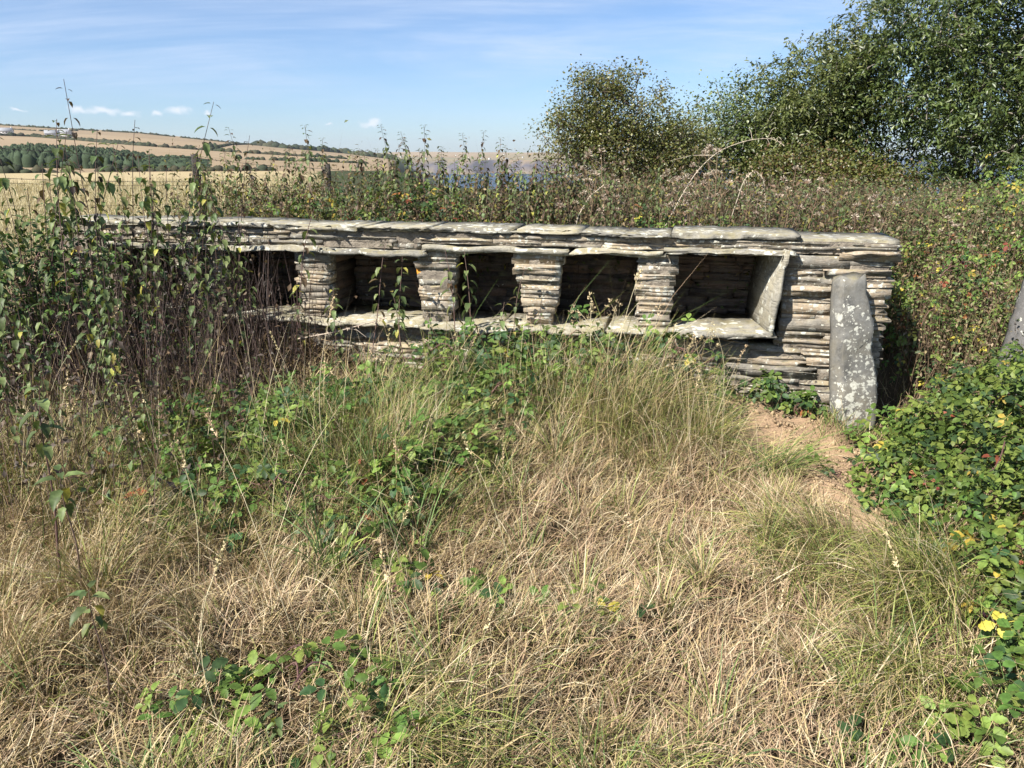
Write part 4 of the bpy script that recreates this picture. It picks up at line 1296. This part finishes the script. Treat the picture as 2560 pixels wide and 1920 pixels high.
g = Acc(); rng = R(43)
x = rng.uniform(2.3, 5.6, 5200); y = 4.6 + rng.uniform(0, 3.4, 5200)
s_, b_ = wall_sb(x, y); ok = (b_ > .35) & (s_ > WALL_END + .22); x, y = x[ok], y[ok]
stalks(g, x, y, rng.uniform(.3, .85, len(x)), rng, (.30, .22, .14), .0035, 9, [np.array([.34, .27, .17]), np.array([.24, .20, .10]), NGP * 1.1, NG * 1.2, NGP * 1.3], .034, lean=.25)
o = add_obj('dry_weeds', g.mesh('dry_weeds', M_LEAF)); tag(o, 'dry thistle and weed stems covering the slope past the wall end', 'weeds', kind='stuff')

# litter of dead straw heaped under the first niches
g = Acc(); rng = R(44)
s_ = rng.uniform(-3.2, -.9, 5200); b_ = -np.abs(rng.normal(0, .38, 5200)) - .01
x, y = WP[0] + s_ * WD[0] + b_ * WB[0], WP[1] + s_ * WD[1] + b_ * WB[1]
n = len(x); c = pick(rng, n, [BROWN, PINK, STRAW, NDK], np.tile([1, .5, .35, .6], (n, 1)))
blades(g, x, y, ground_z(x, y) + rng.uniform(0, .08, n), rng.uniform(.06, .3, n), rng.uniform(.002, .005, n), rng.uniform(0, 6.28, n), rng.uniform(.7, 1.7, n), rng.uniform(0, .4, n), c * .8, c, rng, 2)
s_ = rng.uniform(-3.4, -1.5, 1900) + .25 * rng.normal(size=1900); s_ = np.minimum(s_, -1.3); b_ = -rng.uniform(.03, 1.25, 1900)
x, y = WP[0] + s_ * WD[0] + b_ * WB[0], WP[1] + s_ * WD[1] + b_ * WB[1]
stalks(g, x, y, rng.uniform(.3, 1.05, 1900), rng, (.075, .052, .045), .0052, 1, [NDK, NBR], .05, lean=.22)
x, y = rng.uniform(-2.9, -1.25, 620), rng.uniform(2.7, 4.3, 620)
okk = (x > -.8 * y) & (wall_sb(x, y)[1] < -.3) & (rng.random(620) < sstep(-1.0, -2.1, x) + .15); x, y = x[okk], y[okk]
stalks(g, x, y, rng.uniform(.3, .8, len(x)), rng, (.10, .07, .055), .0042, 3, [NDK * 1.5, NBR, NG], .045, lean=.2)
o = add_obj('dead_stalks', g.mesh('dead_stalks', M_GRASS)); tag(o, 'dead stalks and straw heaped against the left of the wall', 'dead stalks', kind='stuff')

# ------------------------------------------------------------------ single flowering grass stalks
def grass_stalk(label, group, h, head, seed, droop=.2):
    rng = R(seed)
    root = empty('grass_stalk', (0, 0, 0)); tag(root, label, 'grass stalk', group)
    t_ = np.linspace(0, 1, 9)
    P = np.stack([droop * h * .5 * t_ ** 2.5, .03 * np.sin(t_ * 3), h * t_ * (1 - .12 * droop * t_ ** 3)], 1)
    V, Q = tube(P, np.linspace(.0018, .0009, 9), 4)
    a = Acc(); a.add(V, Q, None, PALE * .8); add_obj('stem', a.mesh('stem', M_STEM, True), root)
    d = P[-1] - P[-2]; d /= np.linalg.norm(d)
    a = Acc(); n = 46
    if head == 'spike':
        tt = rng.random(n); pos = P[-1] + d * (tt * .12)[:, None] + rng.normal(0, .0018, (n, 3))
        hd = d + rng.normal(0, .35, (n, 3))
    else:
        cl = rng.integers(0, 4, n); off = np.array([[0, 0, 0], [.018, .008, -.03], [-.02, .0, -.05], [.03, -.01, -.085]])
        pos = P[-1] + d * .02 + off[cl] + rng.normal(0, .0055, (n, 3)); hd = d + rng.normal(0, .5, (n, 3))
        for q in off[1:]:
            v, qq = tube([P[-1] - [0, 0, .09], P[-1] + q], .0006, 3); a.add(v, qq, None, PALE * .8)
    bake(a, NET_LO, pos, basis(rng.normal(size=(n, 3)), hd), rng.uniform(.008, .015, n), PALE * np.array([.95, .88, .80]) * rng.uniform(.7, 1.1, (n, 1)))
    add_obj('seed_head', a.mesh('seed_head', M_GRASS), root)
    return root


gs1 = Kind([grass_stalk('pale grass stalk with clustered seed heads before the niches', 'clustered grass stalks before the niches', .62, 'cluster', 300, .5), grass_stalk('pale grass stalk with clustered seed heads before the niches', 'clustered grass stalks before the niches', .72, 'cluster', 301, .25)])
gs2 = Kind([grass_stalk('thin dry grass stalk with a narrow spike', 'spiked grass stalks in the grass', .55, 'spike', 302, .2), grass_stalk('thin dry grass stalk with a narrow spike', 'spiked grass stalks in the grass', .7, 'spike', 303, .45), grass_stalk('thin dry grass stalk with a narrow spike', 'spiked grass stalks in the grass', .42, 'spike', 304, .1)])
rng = R(51)
for x_, y_, sc in ((.50, 4.15, 1.05), (.58, 4.2, 1.15), (.66, 4.1, 1.1), (.72, 4.25, .95), (.62, 4.3, 1.0), (.80, 4.15, 1.0), (.90, 4.2, .8), (.42, 4.25, .85), (1.0, 4.1, .95), (1.12, 4.05, .75), (1.16, 4.15, 1.05), (.55, 3.95, .95)):
    gs1.put((x_, y_, gz(x_, y_)), rng, sc, .12)
for k in range(64):
    x_, y_ = rng.uniform(-2.6, 1.5), rng.uniform(1.7, 4.3)
    if abs(x_) > .72 * y_ or wall_sb(x_, y_)[1] > -.15 or soil_mask(np.array([x_]), np.array([y_]))[0] > .2 or (x_ > .2 and y_ < 3 and rng.random() < .6): continue
    LM = (('below the first niche', 1.0, 3.9), ('below the fourth niche', -.6, 4.1), ('beside the fruiting bramble clump', -.5, 3.05), ('near the tall nettles on the left', -2.0, 3.7), ('beside the bramble runner', -.1, 2.42),
          ('by the purple-caned bramble', -.7, 1.9), ('on the trodden dry grass', .8, 2.3), ('by the green grass tussock', 1.35, 2.6), ('among the lone nettle stems', -1.5, 2.5), ('on the bank below the third niche', .2, 3.8))
    wh = min(LM, key=lambda q: (q[1] - x_) ** 2 + (q[2] - y_) ** 2)[0]
    gs2.put((x_, y_, gz(x_, y_)), rng, rng.uniform(.7, 1.15), .16, wh)


# ------------------------------------------------------------------ seeding thistles behind the wall
def thistle(seed, h):
    rng = R(seed)
    root = empty('seeding_thistle', (0, 0, 0)); tag(root, 'fluffy dead thistle', 'thistle', 'seeding thistles behind the wall')
    a = Acc()
    t_ = np.linspace(0, 1, 7)
    P = np.stack([.04 * np.sin(t_ * 2.5), .03 * t_, h * t_], 1)
    V, Q = tube(P, np.linspace(.004, .002, 7), 5); a.add(V, Q, None, (.22, .15, .10))
    tips = [P[-1]]
    for k in range(6):
        q = rng.uniform(.6, .92); b0 = np.array([np.interp(q, t_, P[:, d]) for d in range(3)]); an = rng.uniform(0, 6.28)
        e = b0 + np.array([math.sin(an) * .09, math.cos(an) * .09, rng.uniform(.06, .18)])
        v, qq = tube([b0, (b0 + e) / 2 + [0, 0, -.01], e], [.002, .0016, .0012], 4); a.add(v, qq, None, (.24, .17, .11)); tips.append(e)
    add_obj('stem', a.mesh('stem', M_STEM, True), root)
    for e in tips:
        b = Acc(); n = 60
        d = rng.normal(size=(n, 3)); d[:, 2] = np.abs(d[:, 2]) * .9 - .1; d /= np.linalg.norm(d, axis=1, keepdims=True)
        Lf = rng.uniform(.014, .034, (n, 1)); sd = np.cross(d, rng.normal(size=(n, 3))); sd /= np.linalg.norm(sd, axis=1, keepdims=True)
        V = np.stack([e + d * .004 - sd * .0012, e + d * .004 + sd * .0012, e + d * Lf + sd * .003, e + d * Lf - sd * .003], 1)
        b.add(V.reshape(-1, 3), np.arange(4 * n).reshape(-1, 4), None, np.repeat(np.array([.44, .37, .29]) * rng.uniform(.7, 1.2, (n, 1)), 4, 0))
        v, qq = tube([e - [0, 0, .012], e, e + [0, 0, .01]], [.003, .0075, .004], 6); b.add(v, qq, None, (.25, .16, .10))
        add_obj('seed_head', b.mesh('seed_head', M_GRASS), root)
    return root


th_k = Kind([thistle(310, .95), thistle(311, 1.05), thistle(312, .85)])
rng = R(52)
for k in range(24):
    s_ = rng.uniform(.1, 2.3); p = W(s_, rng.uniform(.9, 2.6)); th_k.put((p[0], p[1], gz(p[0], p[1]) - .02), rng, rng.uniform(.75, 1.1), .12, 'behind the wall over ' + niche_of(s_))
for k in range(10):
    p = (rng.uniform(2.9, 4.4), rng.uniform(5.0, 6.6)); th_k.put((p[0], p[1], gz(*p) - .02), rng, rng.uniform(.5, .8), .15, 'on the bramble slope past the wall end')


# ------------------------------------------------------------------ dead arching bramble canes
def dead_cane(label, pts, r0, seed, twigs=3, group=None):
    rng = R(seed)
    P0 = np.array(pts, float)
    tq = np.linspace(0, len(P0) - 1, 40)
    P = np.stack([np.interp(tq, np.arange(len(P0)), P0[:, d]) for d in range(3)], 1)
    for _ in range(6): P[1:-1] = (P[:-2] + 2 * P[1:-1] + P[2:]) / 4
    base = P[0].copy()
    a = Acc(); V, Q = tube(P - base, np.linspace(r0, r0 * .45, 40), 6); a.add(V, Q, None, (.40, .33, .26))
    for k in rng.integers(4, 39, 70):
        d = rng.normal(size=3); d /= np.linalg.norm(d); c0 = P[k] - base
        a.add([c0 + [.004, 0, 0], c0 - [.004, 0, 0], c0 + d * .02], None, [[0, 1, 2]], (.45, .36, .28))
    for k in rng.integers(18, 38, twigs):
        e = P[k] - base + np.array([rng.normal(0, .1), rng.normal(0, .1), rng.uniform(-.06, .1)])
        v, q = tube([P[k] - base, (P[k] - base + e) / 2 + [0, 0, .02], e], [r0 * .4, r0 * .3, r0 * .2], 4); a.add(v, q, None, (.48, .40, .32))
    o = add_obj('dead_cane', a.mesh('dead_cane', M_STEM, True), None, base)
    return tag(o, label, 'dead cane', group)


def WZ(s_, b_, z): return W(s_, b_, z)


dead_cane('long pale thorny bramble cane arching high above the wall', [WZ(.88, .9, 1.02), WZ(1.0, .95, 1.28), WZ(1.10, 1.0, 1.46), WZ(1.24, 1.05, 1.60), WZ(1.44, 1.1, 1.67), WZ(1.60, 1.1, 1.68), WZ(1.68, 1.1, 1.63)], .0042, 1, 9)
dead_cane('thin pale cane bent in a hoop beneath the long arching cane', [WZ(1.36, .95, 1.15), WZ(1.42, .95, 1.40), WZ(1.49, .98, 1.47), WZ(1.56, .98, 1.40), WZ(1.60, .98, 1.1)], .0032, 2, 3)
dead_cane('pale bare cane leaning right behind the middle of the wall', [WZ(.27, .85, .95), WZ(.28, .85, 1.13), WZ(.36, .88, 1.28), WZ(.46, .9, 1.36)], .0055, 3, 1)
dead_cane('grey broken stick propped across the rubble below the first niches', [W(-1.35, -.35, .42), W(-1.1, -.3, .47), W(-.78, -.22, .56)], .006, 4, 1)


# ------------------------------------------------------------------ trees behind the nettle bed
def tree(name, label, base, blobs, natt, leaf, nleaf, lsize, cols, seed, stems=3, bark=(.22, .20, .16), r_tip=.0065, spread=.22, droop=.3, group=None, comp=1, bare=0):
    """blobs: (x, y, z, rx, ry, rz) crown lobes in world space; branches grow from the stems into them"""
    rng = R(seed)
    bx, by = base; bz = gz(bx, by) - .1
    root = empty(name, (bx, by, bz)); tag(root, label, 'tree', group)
    bl = np.array(blobs, float)
    vol = bl[:, 3] * bl[:, 4] * bl[:, 5]
    k = rng.choice(len(bl), natt, p=vol / vol.sum())
    d = rng.normal(size=(natt, 3)); d /= np.linalg.norm(d, axis=1, keepdims=True)
    A = bl[k, :3] + d * bl[k, 3:] * (rng.random(natt)[:, None] ** .42) * (1 + .16 * rng.normal(size=(natt, 1)))
    A = A[A[:, 2] > bz + .35]
    b0 = np.array([bx, by, bz])
    A = A[np.argsort(np.linalg.norm((A - b0) * [1, 1, .8], axis=1))]
    nodes, par = [b0], [-1]
    top = np.array([bl[:, 0].mean(), bl[:, 1].mean(), bl[:, 2].mean()])
    stem_tops = []
    for s_ in range(stems):
        an = rng.uniform(0, 6.28)
        q = b0 + [math.sin(an) * .12, math.cos(an) * .12, 0]; nodes.append(q); par.append(0)
        tgt = bl[rng.integers(len(bl)), :3] + rng.normal(0, .2, 3)
        for t_ in (.22, .45, .7, .95):
            nodes.append(q + (tgt - q) * [t_ ** 1.3, t_ ** 1.3, t_] + rng.normal(0, .05, 3)); par.append(len(nodes) - 2)
    for a in A:
        Nn = np.array(nodes)
        dd = np.linalg.norm(Nn - a, axis=1) + .35 * np.clip(Nn[:, 2] - a[2] + .05, 0, None) + (np.arange(len(Nn)) == 0) * 9
        j = int(dd.argmin()); p = Nn[j]
        if np.linalg.norm(a - p) > .35:
            mid = (p + a) / 2 + rng.normal(0, .06, 3) + [0, 0, .05]
            nodes.append(mid); par.append(j); j = len(nodes) - 1
        nodes.append(a); par.append(j)
    Nn = np.array(nodes); n = len(Nn); w_ = np.zeros(n); child = np.zeros(n, int)
    for i in range(n - 1, 0, -1):
        w_[i] = max(w_[i], r_tip ** 2.2); w_[par[i]] += w_[i]; child[par[i]] += 1
    rad = w_ ** (1 / 2.2)
    acc = Acc(); lim = Acc()
    for i in range(1, n):
        j = par[i]
        if j < 0: continue
        V, Q = tube([Nn[j], (Nn[i] + Nn[j]) / 2 + rng.normal(0, .012, 3), Nn[i]], [min(rad[j], rad[i] * 1.25), rad[i] * 1.1, rad[i]], 6 if rad[i] > .02 else 4)
        (acc if rad[i] > .03 else lim).add(V, Q, None, np.array(bark) * rng.uniform(.75, 1.35))
    if acc.n: tr = add_obj('trunk', acc.mesh('trunk', M_BARK, True, origin=(bx, by, bz)), root)
    else: tr = root
    bq = add_obj('branches', lim.mesh('branches', M_BARK, True, origin=(bx, by, bz)), tr)
    bq['kind'] = 'stuff'
    # bare twigs poking out of the crown
    # foliage
    tips = np.where(child <= 1)[0]; tips = tips[Nn[tips, 2] > bz + .55]
    if bare: tips = tips[rng.random(len(tips)) > bare]
    f = Acc()
    kk = tips[rng.integers(0, len(tips), nleaf)]
    cen = Nn[kk] + rng.normal(0, spread, (nleaf, 3)) * [1, 1, .8]
    out_ = cen - top; out_ /= np.linalg.norm(out_, axis=1, keepdims=True) + 1e-6
    if comp == 1:
        pos = cen; hd = out_ * .5 + rng.normal(0, .8, (nleaf, 3)); hd[:, 2] -= droop
    else:
        ax = out_ * .6 + rng.normal(0, .7, (nleaf, 3)); ax[:, 2] -= droop; ax /= np.linalg.norm(ax, axis=1, keepdims=True)
        sd = np.cross(ax, rng.normal(size=(nleaf, 3))); sd /= np.linalg.norm(sd, axis=1, keepdims=True)
        P_, H_ = [], []
        for q in range(comp):
            tq = (q // 2 + 1) / (comp // 2 + 1); sg = (-1) ** q
            P_.append(cen + ax * (tq * lsize * 2.6)); H_.append(ax * .55 + sd * sg + rng.normal(0, .2, (nleaf, 3)) - np.array([0, 0, .35]))
        pos = np.concatenate(P_); hd = np.concatenate(H_); kk = np.tile(kk, comp)
    m_ = len(pos)
    nm = rng.normal(0, .55, (m_, 3)) + np.array([SUN.x * .3, SUN.y * .3, .75])
    cl = np.array(cols)
    tone = (.8 + .45 * rng.random(n))[kk][:, None]
    cc = cl[rng.integers(0, len(cl), m_)] * tone * rng.uniform(.7, 1.3, (m_, 1))
    bake(f, leaf, pos, basis(nm, hd), lsize * rng.uniform(.6, 1.25, m_), cc)
    o = add_obj('crown', f.mesh('crown', M_TREELEAF, origin=(bx, by, bz)), root); o['kind'] = 'stuff'
    return root


ASH_LEAF = leaflet(3, .36, 0, .3, .3, .45)
HAW_LEAF = leaflet(3, .85, 0, .3, .2, .5)
AG = [np.array([.095, .125, .034]), np.array([.075, .105, .03]), np.array([.14, .17, .055]), np.array([.055, .08, .026])]
HG = [np.array([.10, .12, .03]), np.array([.08, .10, .028]), np.array([.14, .15, .042]), np.array([.12, .105, .04])]
tree('ash_tree', 'tallest ash tree with dense drooping leaves and dark multi-stemmed base', (7.1, 12.6), [(7.2, 12.6, 3.2, 1.7, 1.4, 1.5), (6.2, 12.5, 2.6, 1.1, 1.2, 1.1), (8.3, 12.6, 2.7, 1.3, 1.2, 1.3), (7.3, 12.4, 1.7, 1.9, 1.1, .7), (6.9, 12.7, 4.6, .9, .9, .9)], 560, ASH_LEAF, 8800, .085, AG, 401, 5, comp=7, spread=.16)
tree('ash_tree', 'ragged ash tree with sparse upright top between the tall ash and the scrub', (5.1, 13.2), [(5.2, 13.2, 2.4, 1.0, 1.0, .9), (4.5, 13.1, 1.8, .9, .9, .7), (5.6, 13.3, 3.1, .6, .6, .6), (5.3, 13.0, 1.2, 1.2, .9, .6)], 260, ASH_LEAF, 4800, .085, AG, 402, 4, comp=7, spread=.15)
tree('ash_tree', 'ash tree with thin trailing twigs at the end of the row', (9.2, 12.4), [(9.4, 12.4, 2.9, 1.2, 1.2, 1.5), (9.6, 12.2, 4.3, .7, .7, .8), (9.5, 12.2, 1.5, 1.3, 1.0, .8)], 220, ASH_LEAF, 4200, .085, AG, 403, 4, comp=7, spread=.15)
tree('hawthorn_tree', 'wind-shaped hawthorn bush with small olive leaves and twiggy outline', (1.6, 11.2), [(1.40, 11.2, 1.95, .85, .8, .68), (2.15, 11.2, 1.55, .85, .75, .62), (1.0, 11.2, 1.75, .5, .5, .5), (1.85, 11.0, 1.0, .9, .7, .5), (1.2, 11.2, 2.45, .4, .4, .25)], 680, HAW_LEAF, 38000, .036, HG, 404, 4, spread=.095, bark=(.11, .09, .075), r_tip=.004)
tree('scrub_tree', 'low pale-leaved scrub tree between hawthorn and ash', (3.6, 13.4), [(3.5, 13.4, 1.9, 1.0, .8, .75), (4.2, 13.4, 1.8, .8, .8, .9), (2.75, 13.2, 1.4, .9, .7, .7)], 380, HAW_LEAF, 20000, .045, [c * 1.15 for c in AG], 405, 4, spread=.15, bark=(.17, .16, .13))
tree('scrub_tree', 'brownish scrub bush crowding the foot of the ash trees', (4.5, 11.9), [(4.5, 11.9, 1.15, .75, .5, .55), (5.3, 11.9, .95, .8, .5, .5)], 200, HAW_LEAF, 14000, .045, HG[:3] + [np.array([.13, .085, .04])], 406, 3, spread=.15)

# ------------------------------------------------------------------ wire fence
fence = empty('barbed_wire_fence', (-4.0, 10.0, gz(-4.0, 10.0)))
tag(fence, 'barbed wire fence on dark wooden posts along the golden field', 'fence')
FB = np.array([-4.0, 10.0, gz(-4.0, 10.0)])
FP = [np.array(p) for p in ((-6.35, 5.6), (-5.32, 7.55), (-4.0, 10.0), (-2.85, 12.2), (-1.7, 14.4), (-.55, 16.6))]
FZ = [1.78, 1.66, 1.53, 1.36, 1.2, 1.05]
rng = R(61)
for (p, zt) in zip(FP, FZ):
    z0 = gz(*p) - .15
    zs = np.linspace(z0, zt + .05, 7)
    ring = []
    for k, z in enumerate(zs):
        a = np.arange(8) * math.pi / 4; rr_ = .052 + rng.normal(0, .004, 8) - (.006 if k == 6 else 0)
        ring.append(np.stack([p[0] + np.cos(a) * rr_, p[1] + np.sin(a) * rr_, np.full(8, z) + (rng.normal(0, .012, 8) if k == 6 else 0)], 1))
    V = np.concatenate(ring) - FB
    i = np.arange(6)[:, None] * 8; j = np.arange(8)[None]; j2 = (j + 1) % 8
    Q = np.stack([i + j, i + j2, i + 8 + j2, i + 8 + j], -1).reshape(-1, 4)
    add_obj('post', make_mesh('post', V, Q, None, None, M_POSTWOOD, False, [[48 + k for k in range(8)]]), fence)
for dz, barb in ((0, True), (.29, True), (.335, False), (.56, False)):
    pts = []
    for k in range(len(FP) - 1):
        for t_ in np.linspace(0, 1, 14, endpoint=(k == len(FP) - 2)):
            q = FP[k] * (1 - t_) + FP[k + 1] * t_; pts.append([q[0], q[1], FZ[k] * (1 - t_) + FZ[k + 1] * t_ - dz - .02 * math.sin(t_ * math.pi)])
    pts = np.array(pts) - FB
    V, Q = tube(pts, .0026 if barb else .002, 4); a = Acc(); a.add(V, Q, None, (1, 1, 1))
    wr = add_obj('wire', a.mesh('wire', M_WIRE), fence)
    if barb:
        b = Acc(); seg = np.linalg.norm(np.diff(pts, axis=0), axis=1); cum = np.concatenate([[0], np.cumsum(seg)])
        for d in np.arange(.05, cum[-1], .12):
            c0 = np.array([np.interp(d, cum, pts[:, q]) for q in range(3)])
            for _ in range(2):
                e = rng.normal(size=3); e /= np.linalg.norm(e)
                v, q = tube([c0 - e * .016, c0, c0 + e * .016], [.001, .0034, .001], 3); b.add(v, q, None, (1, 1, 1))
        o = add_obj('barb', b.mesh('barb', M_WIRE), wr); o['kind'] = 'stuff'


# ------------------------------------------------------------------ far hedges, wood, farms, village
def hill_point(az, el):
    """place on the far hillside met in a direction (degrees)"""
    E = np.interp(az, CREST_AZ, CREST_EL)
    f = np.clip((el + 1.08) / (E + 1.08), 0, 1)
    r_ = R0 * (R1 / R0) ** (f ** (1 / .85))
    return np.array([math.sin(math.radians(az)) * r_, math.cos(math.radians(az)) * r_])


HEDGE_C = [np.array([.045, .055, .03]), np.array([.035, .045, .027]), np.array([.06, .06, .035])]


def hedge(label, pts, h, wdt, seed, gaps=0.0):
    rng = R(seed); P = [np.asarray(p, float) for p in pts]
    acc = Acc(); base = np.array([P[0][0], P[0][1], gz(*P[0])])
    for k in range(len(P) - 1):
        Ls = np.linalg.norm(P[k + 1] - P[k]); n = max(2, int(Ls / (h * .9)))
        for t_ in np.linspace(0, 1, n):
            if rng.random() < gaps: continue
            q = P[k] * (1 - t_) + P[k + 1] * t_ + rng.normal(0, wdt * .15, 2)
            hh_ = h * rng.uniform(.6, 1.25)
            d = rng.normal(size=(14, 3)); d /= np.linalg.norm(d, axis=1, keepdims=True)
            a = np.arange(7) * 2 * math.pi / 7
            rings = []
            for zf, rf in ((0, 1.0), (.45, 1.1), (.8, .75), (1.0, .2)):
                rr_ = wdt * rf * rng.uniform(.75, 1.2, 7)
                rings.append(np.stack([q[0] + np.cos(a) * rr_, q[1] + np.sin(a) * rr_, np.full(7, zf * hh_) + rng.normal(0, .07 * hh_, 7)], 1))
            V = np.concatenate(rings); V[:, 2] += gz(*q) - .15 * h
            i = np.arange(3)[:, None] * 7; j = np.arange(7)[None]; j2 = (j + 1) % 7
            Q = np.stack([i + j, i + j2, i + 7 + j2, i + 7 + j], -1).reshape(-1, 4)
            acc.add(V, Q, None, HEDGE_C[rng.integers(3)] * rng.uniform(.8, 1.2))
    o = add_obj('hedge', acc.mesh('hedge', M_BARK, False, origin=base), None, base)
    return tag(o, label, 'hedge', 'field hedges on the far hill')


hp = lambda *q: [hill_point(a, e) for a, e in q]
hedge('dark hedge running along the brow of the hill', hp((-36, 1.85), (-30, 1.55), (-25, 1.32), (-21, .92), (-18, .62), (-15, .36)), 3.0, 2.6, 501, .12)
hedge('hedge below the farm with wider bushes at its end', hp((-36, 1.15), (-31, 1.05), (-28.5, .85), (-25, .55), (-21.5, .30), (-18, .06), (-15, -.12), (-12, -.3)), 3.4, 3.2, 502, .1)
hedge('short hedge climbing from the valley to the brow', hp((-20.6, .28), (-20.3, .45), (-19.5, .62), (-18.3, .66)), 2.6, 2.0, 503)
hedge('thin broken hedge across the upper field', hp((-34, 1.55), (-30.5, 1.38), (-28.5, 1.42)), 2.0, 1.8, 504, .3)
hedge('lower hedge along the valley pasture', hp((-19, -.30), (-16, -.42), (-13, -.52), (-10.5, -.62)), 2.4, 2.0, 505, .15)
hedge('straight dark hedge at the foot of the golden field', [np.array((math.sin(math.radians(a)) * 262, math.cos(math.radians(a)) * 262)) for a in (-27.5, -24, -20, -17)], 2.0, 1.6, 506)
hedge('clipped hedge on the near spur left of the wood', [np.array((math.sin(math.radians(a)) * 165, math.cos(math.radians(a)) * 165)) for a in (-38, -34, -31, -28.8)], 1.5, 1.2, 507)
tag(hedge('round dark tree clump where the hedges meet', hp((-20.9, .26), (-20.5, .27)), 8, 4.0, 508), cat='trees')
hedge('scrubby dark fringe along the cliff top', hp((-17.8, .60), (-16, .42), (-14.5, .30), (-13.3, .20), (-11.8, .06), (-10.5, -.1), (-9, -.28), (-7.9, -.42)), 9, 9, 509)

rng = R(62); acc = Acc()
for k in range(2200):
    a = rng.uniform(-34.5, -21); rr_ = rng.uniform(300, 470) - (a + 33) * 3
    lim_h = np.interp(a, [-33.5, -31, -28, -25.5, -24, -22.5, -21], [4.0, 6.0, 5.2, 3.8, 2.0, 2.6, 1.0])
    q = np.array([math.sin(math.radians(a)) * rr_, math.cos(math.radians(a)) * rr_])
    R_ = rng.uniform(.8, 1.8); hh_ = lim_h * rng.uniform(.55, 1.08) * (1 - .25 * (rng.random() < .2))
    an = np.arange(8) * math.pi / 4
    rings = [np.stack([q[0] + np.cos(an) * R_ * rf * rng.uniform(.75, 1.25, 8), q[1] + np.sin(an) * R_ * rf * rng.uniform(.75, 1.25, 8), np.full(8, zf * hh_) + rng.normal(0, .06 * hh_, 8)], 1) for zf, rf in ((0, 1.1), (.4, 1.2), (.7, 1.1), (.92, .7), (1.0, .2))]
    V = np.concatenate(rings); V[:, 2] += gz(*q) - .5
    i = np.arange(4)[:, None] * 8; j = np.arange(8)[None]; j2 = (j + 1) % 8
    acc.add(V, np.stack([i + j, i + j2, i + 8 + j2, i + 8 + j], -1).reshape(-1, 4), None, np.array([.035, .055, .03]) * rng.uniform(.7, 1.4))
tag(add_obj('far_wood', acc.mesh('far_wood', M_BARK)), 'dark green wood filling the valley below the hill', 'wood', kind='stuff')


def house(label, p, Lh, Wh, Hh, rz, group=None, windows=3, z=None):
    z = gz(*p) if z is None else z
    root = empty('farm_building' if windows > 2 else 'house', (p[0], p[1], z - .3), rz)
    tag(root, label, 'building' if windows > 2 else 'house', group)
    a = Acc(); l, w2, e = Lh / 2, Wh / 2, Hh; rdg = Hh + Wh * .42
    V = [(-l, -w2, 0), (l, -w2, 0), (l, w2, 0), (-l, w2, 0), (-l, -w2, e), (l, -w2, e), (l, w2, e), (-l, w2, e), (-l, 0, rdg), (l, 0, rdg)]
    a.add(V, [[0, 1, 5, 4], [2, 3, 7, 6], [1, 2, 6, 5], [3, 0, 4, 7]], [[5, 6, 9], [7, 4, 8]])
    add_obj('wall', a.mesh('wall', M_WHITE), root)
    a = Acc(); t_ = .25; o_ = .4
    for sg in (-1, 1):
        v = np.array([(-l - o_, sg * (w2 + o_), e - o_ * .84 + .05), (l + o_, sg * (w2 + o_), e - o_ * .84 + .05), (l + o_, 0, rdg + .05), (-l - o_, 0, rdg + .05)])
        v2 = v + [0, 0, t_]; a.add(np.concatenate([v, v2]), [[0, 1, 2, 3], [4, 7, 6, 5], [0, 4, 5, 1], [1, 5, 6, 2], [3, 7, 4, 0]])
    rf = add_obj('roof', a.mesh('roof', M_ROOF), root)
    a = Acc(); box(a, l - 1.2, l - .4, -.4, .4, rdg - .4, rdg + 1.1); add_obj('chimney', a.mesh('chimney', M_WHITE), rf)
    for k in range(windows):
        xk = -l + Lh * (k + .6) / (windows + .2)
        a = Acc(); box(a, xk - .5, xk + .5, -w2 - .06, -w2 + .1, Hh * .42, Hh * .42 + 1.2); add_obj('window', a.mesh('window', M_PANE), root)
    return root


q = hill_point(-29.9, 1.02); house('white farm building with grey roof on the hillside', q, 13, 7, 4.2, math.radians(25), None, 3)
q = hill_point(-29.25, 1.06); house('grey-roofed barn beside the white farm building', q, 15, 8, 4.5, math.radians(-10), None, 4)
q = hill_point(-32.4, 1.18); house('long low farm shed further along the hill lane', q, 16, 7, 3.6, math.radians(15), None, 5)
rng = R(63)
for k in range(18):
    a = rng.uniform(-11.5, 8); rr_ = rng.uniform(2950, 3900)
    q = np.array([math.sin(math.radians(a)) * rr_, math.cos(math.radians(a)) * rr_])
    house('tiny white village house across the bay', q, rng.uniform(7, 11), 6, 4.0, rng.uniform(0, 3), 'village houses across the bay', 2)

# ------------------------------------------------------------------ thin sea haze
a = Acc(); box(a, -7600, 7600, -2600, 9800, -66, 150)
m, t, o = new_mat('haze')
pv = t.node('ShaderNodeVolumePrincipled')
pv.inputs['Color'].default_value = (.80, .88, 1.0, 1)
pv.inputs['Density'].default_value = 0.00006
pv.inputs['Anisotropy'].default_value = 0.2
t.l.new(pv.outputs[0], o.inputs['Volume'])
tag(add_obj('haze', make_mesh('haze', np.concatenate(a.V), np.concatenate(a.Q), None, None, m)), 'thin summer haze over the bay', 'haze', kind='stuff')
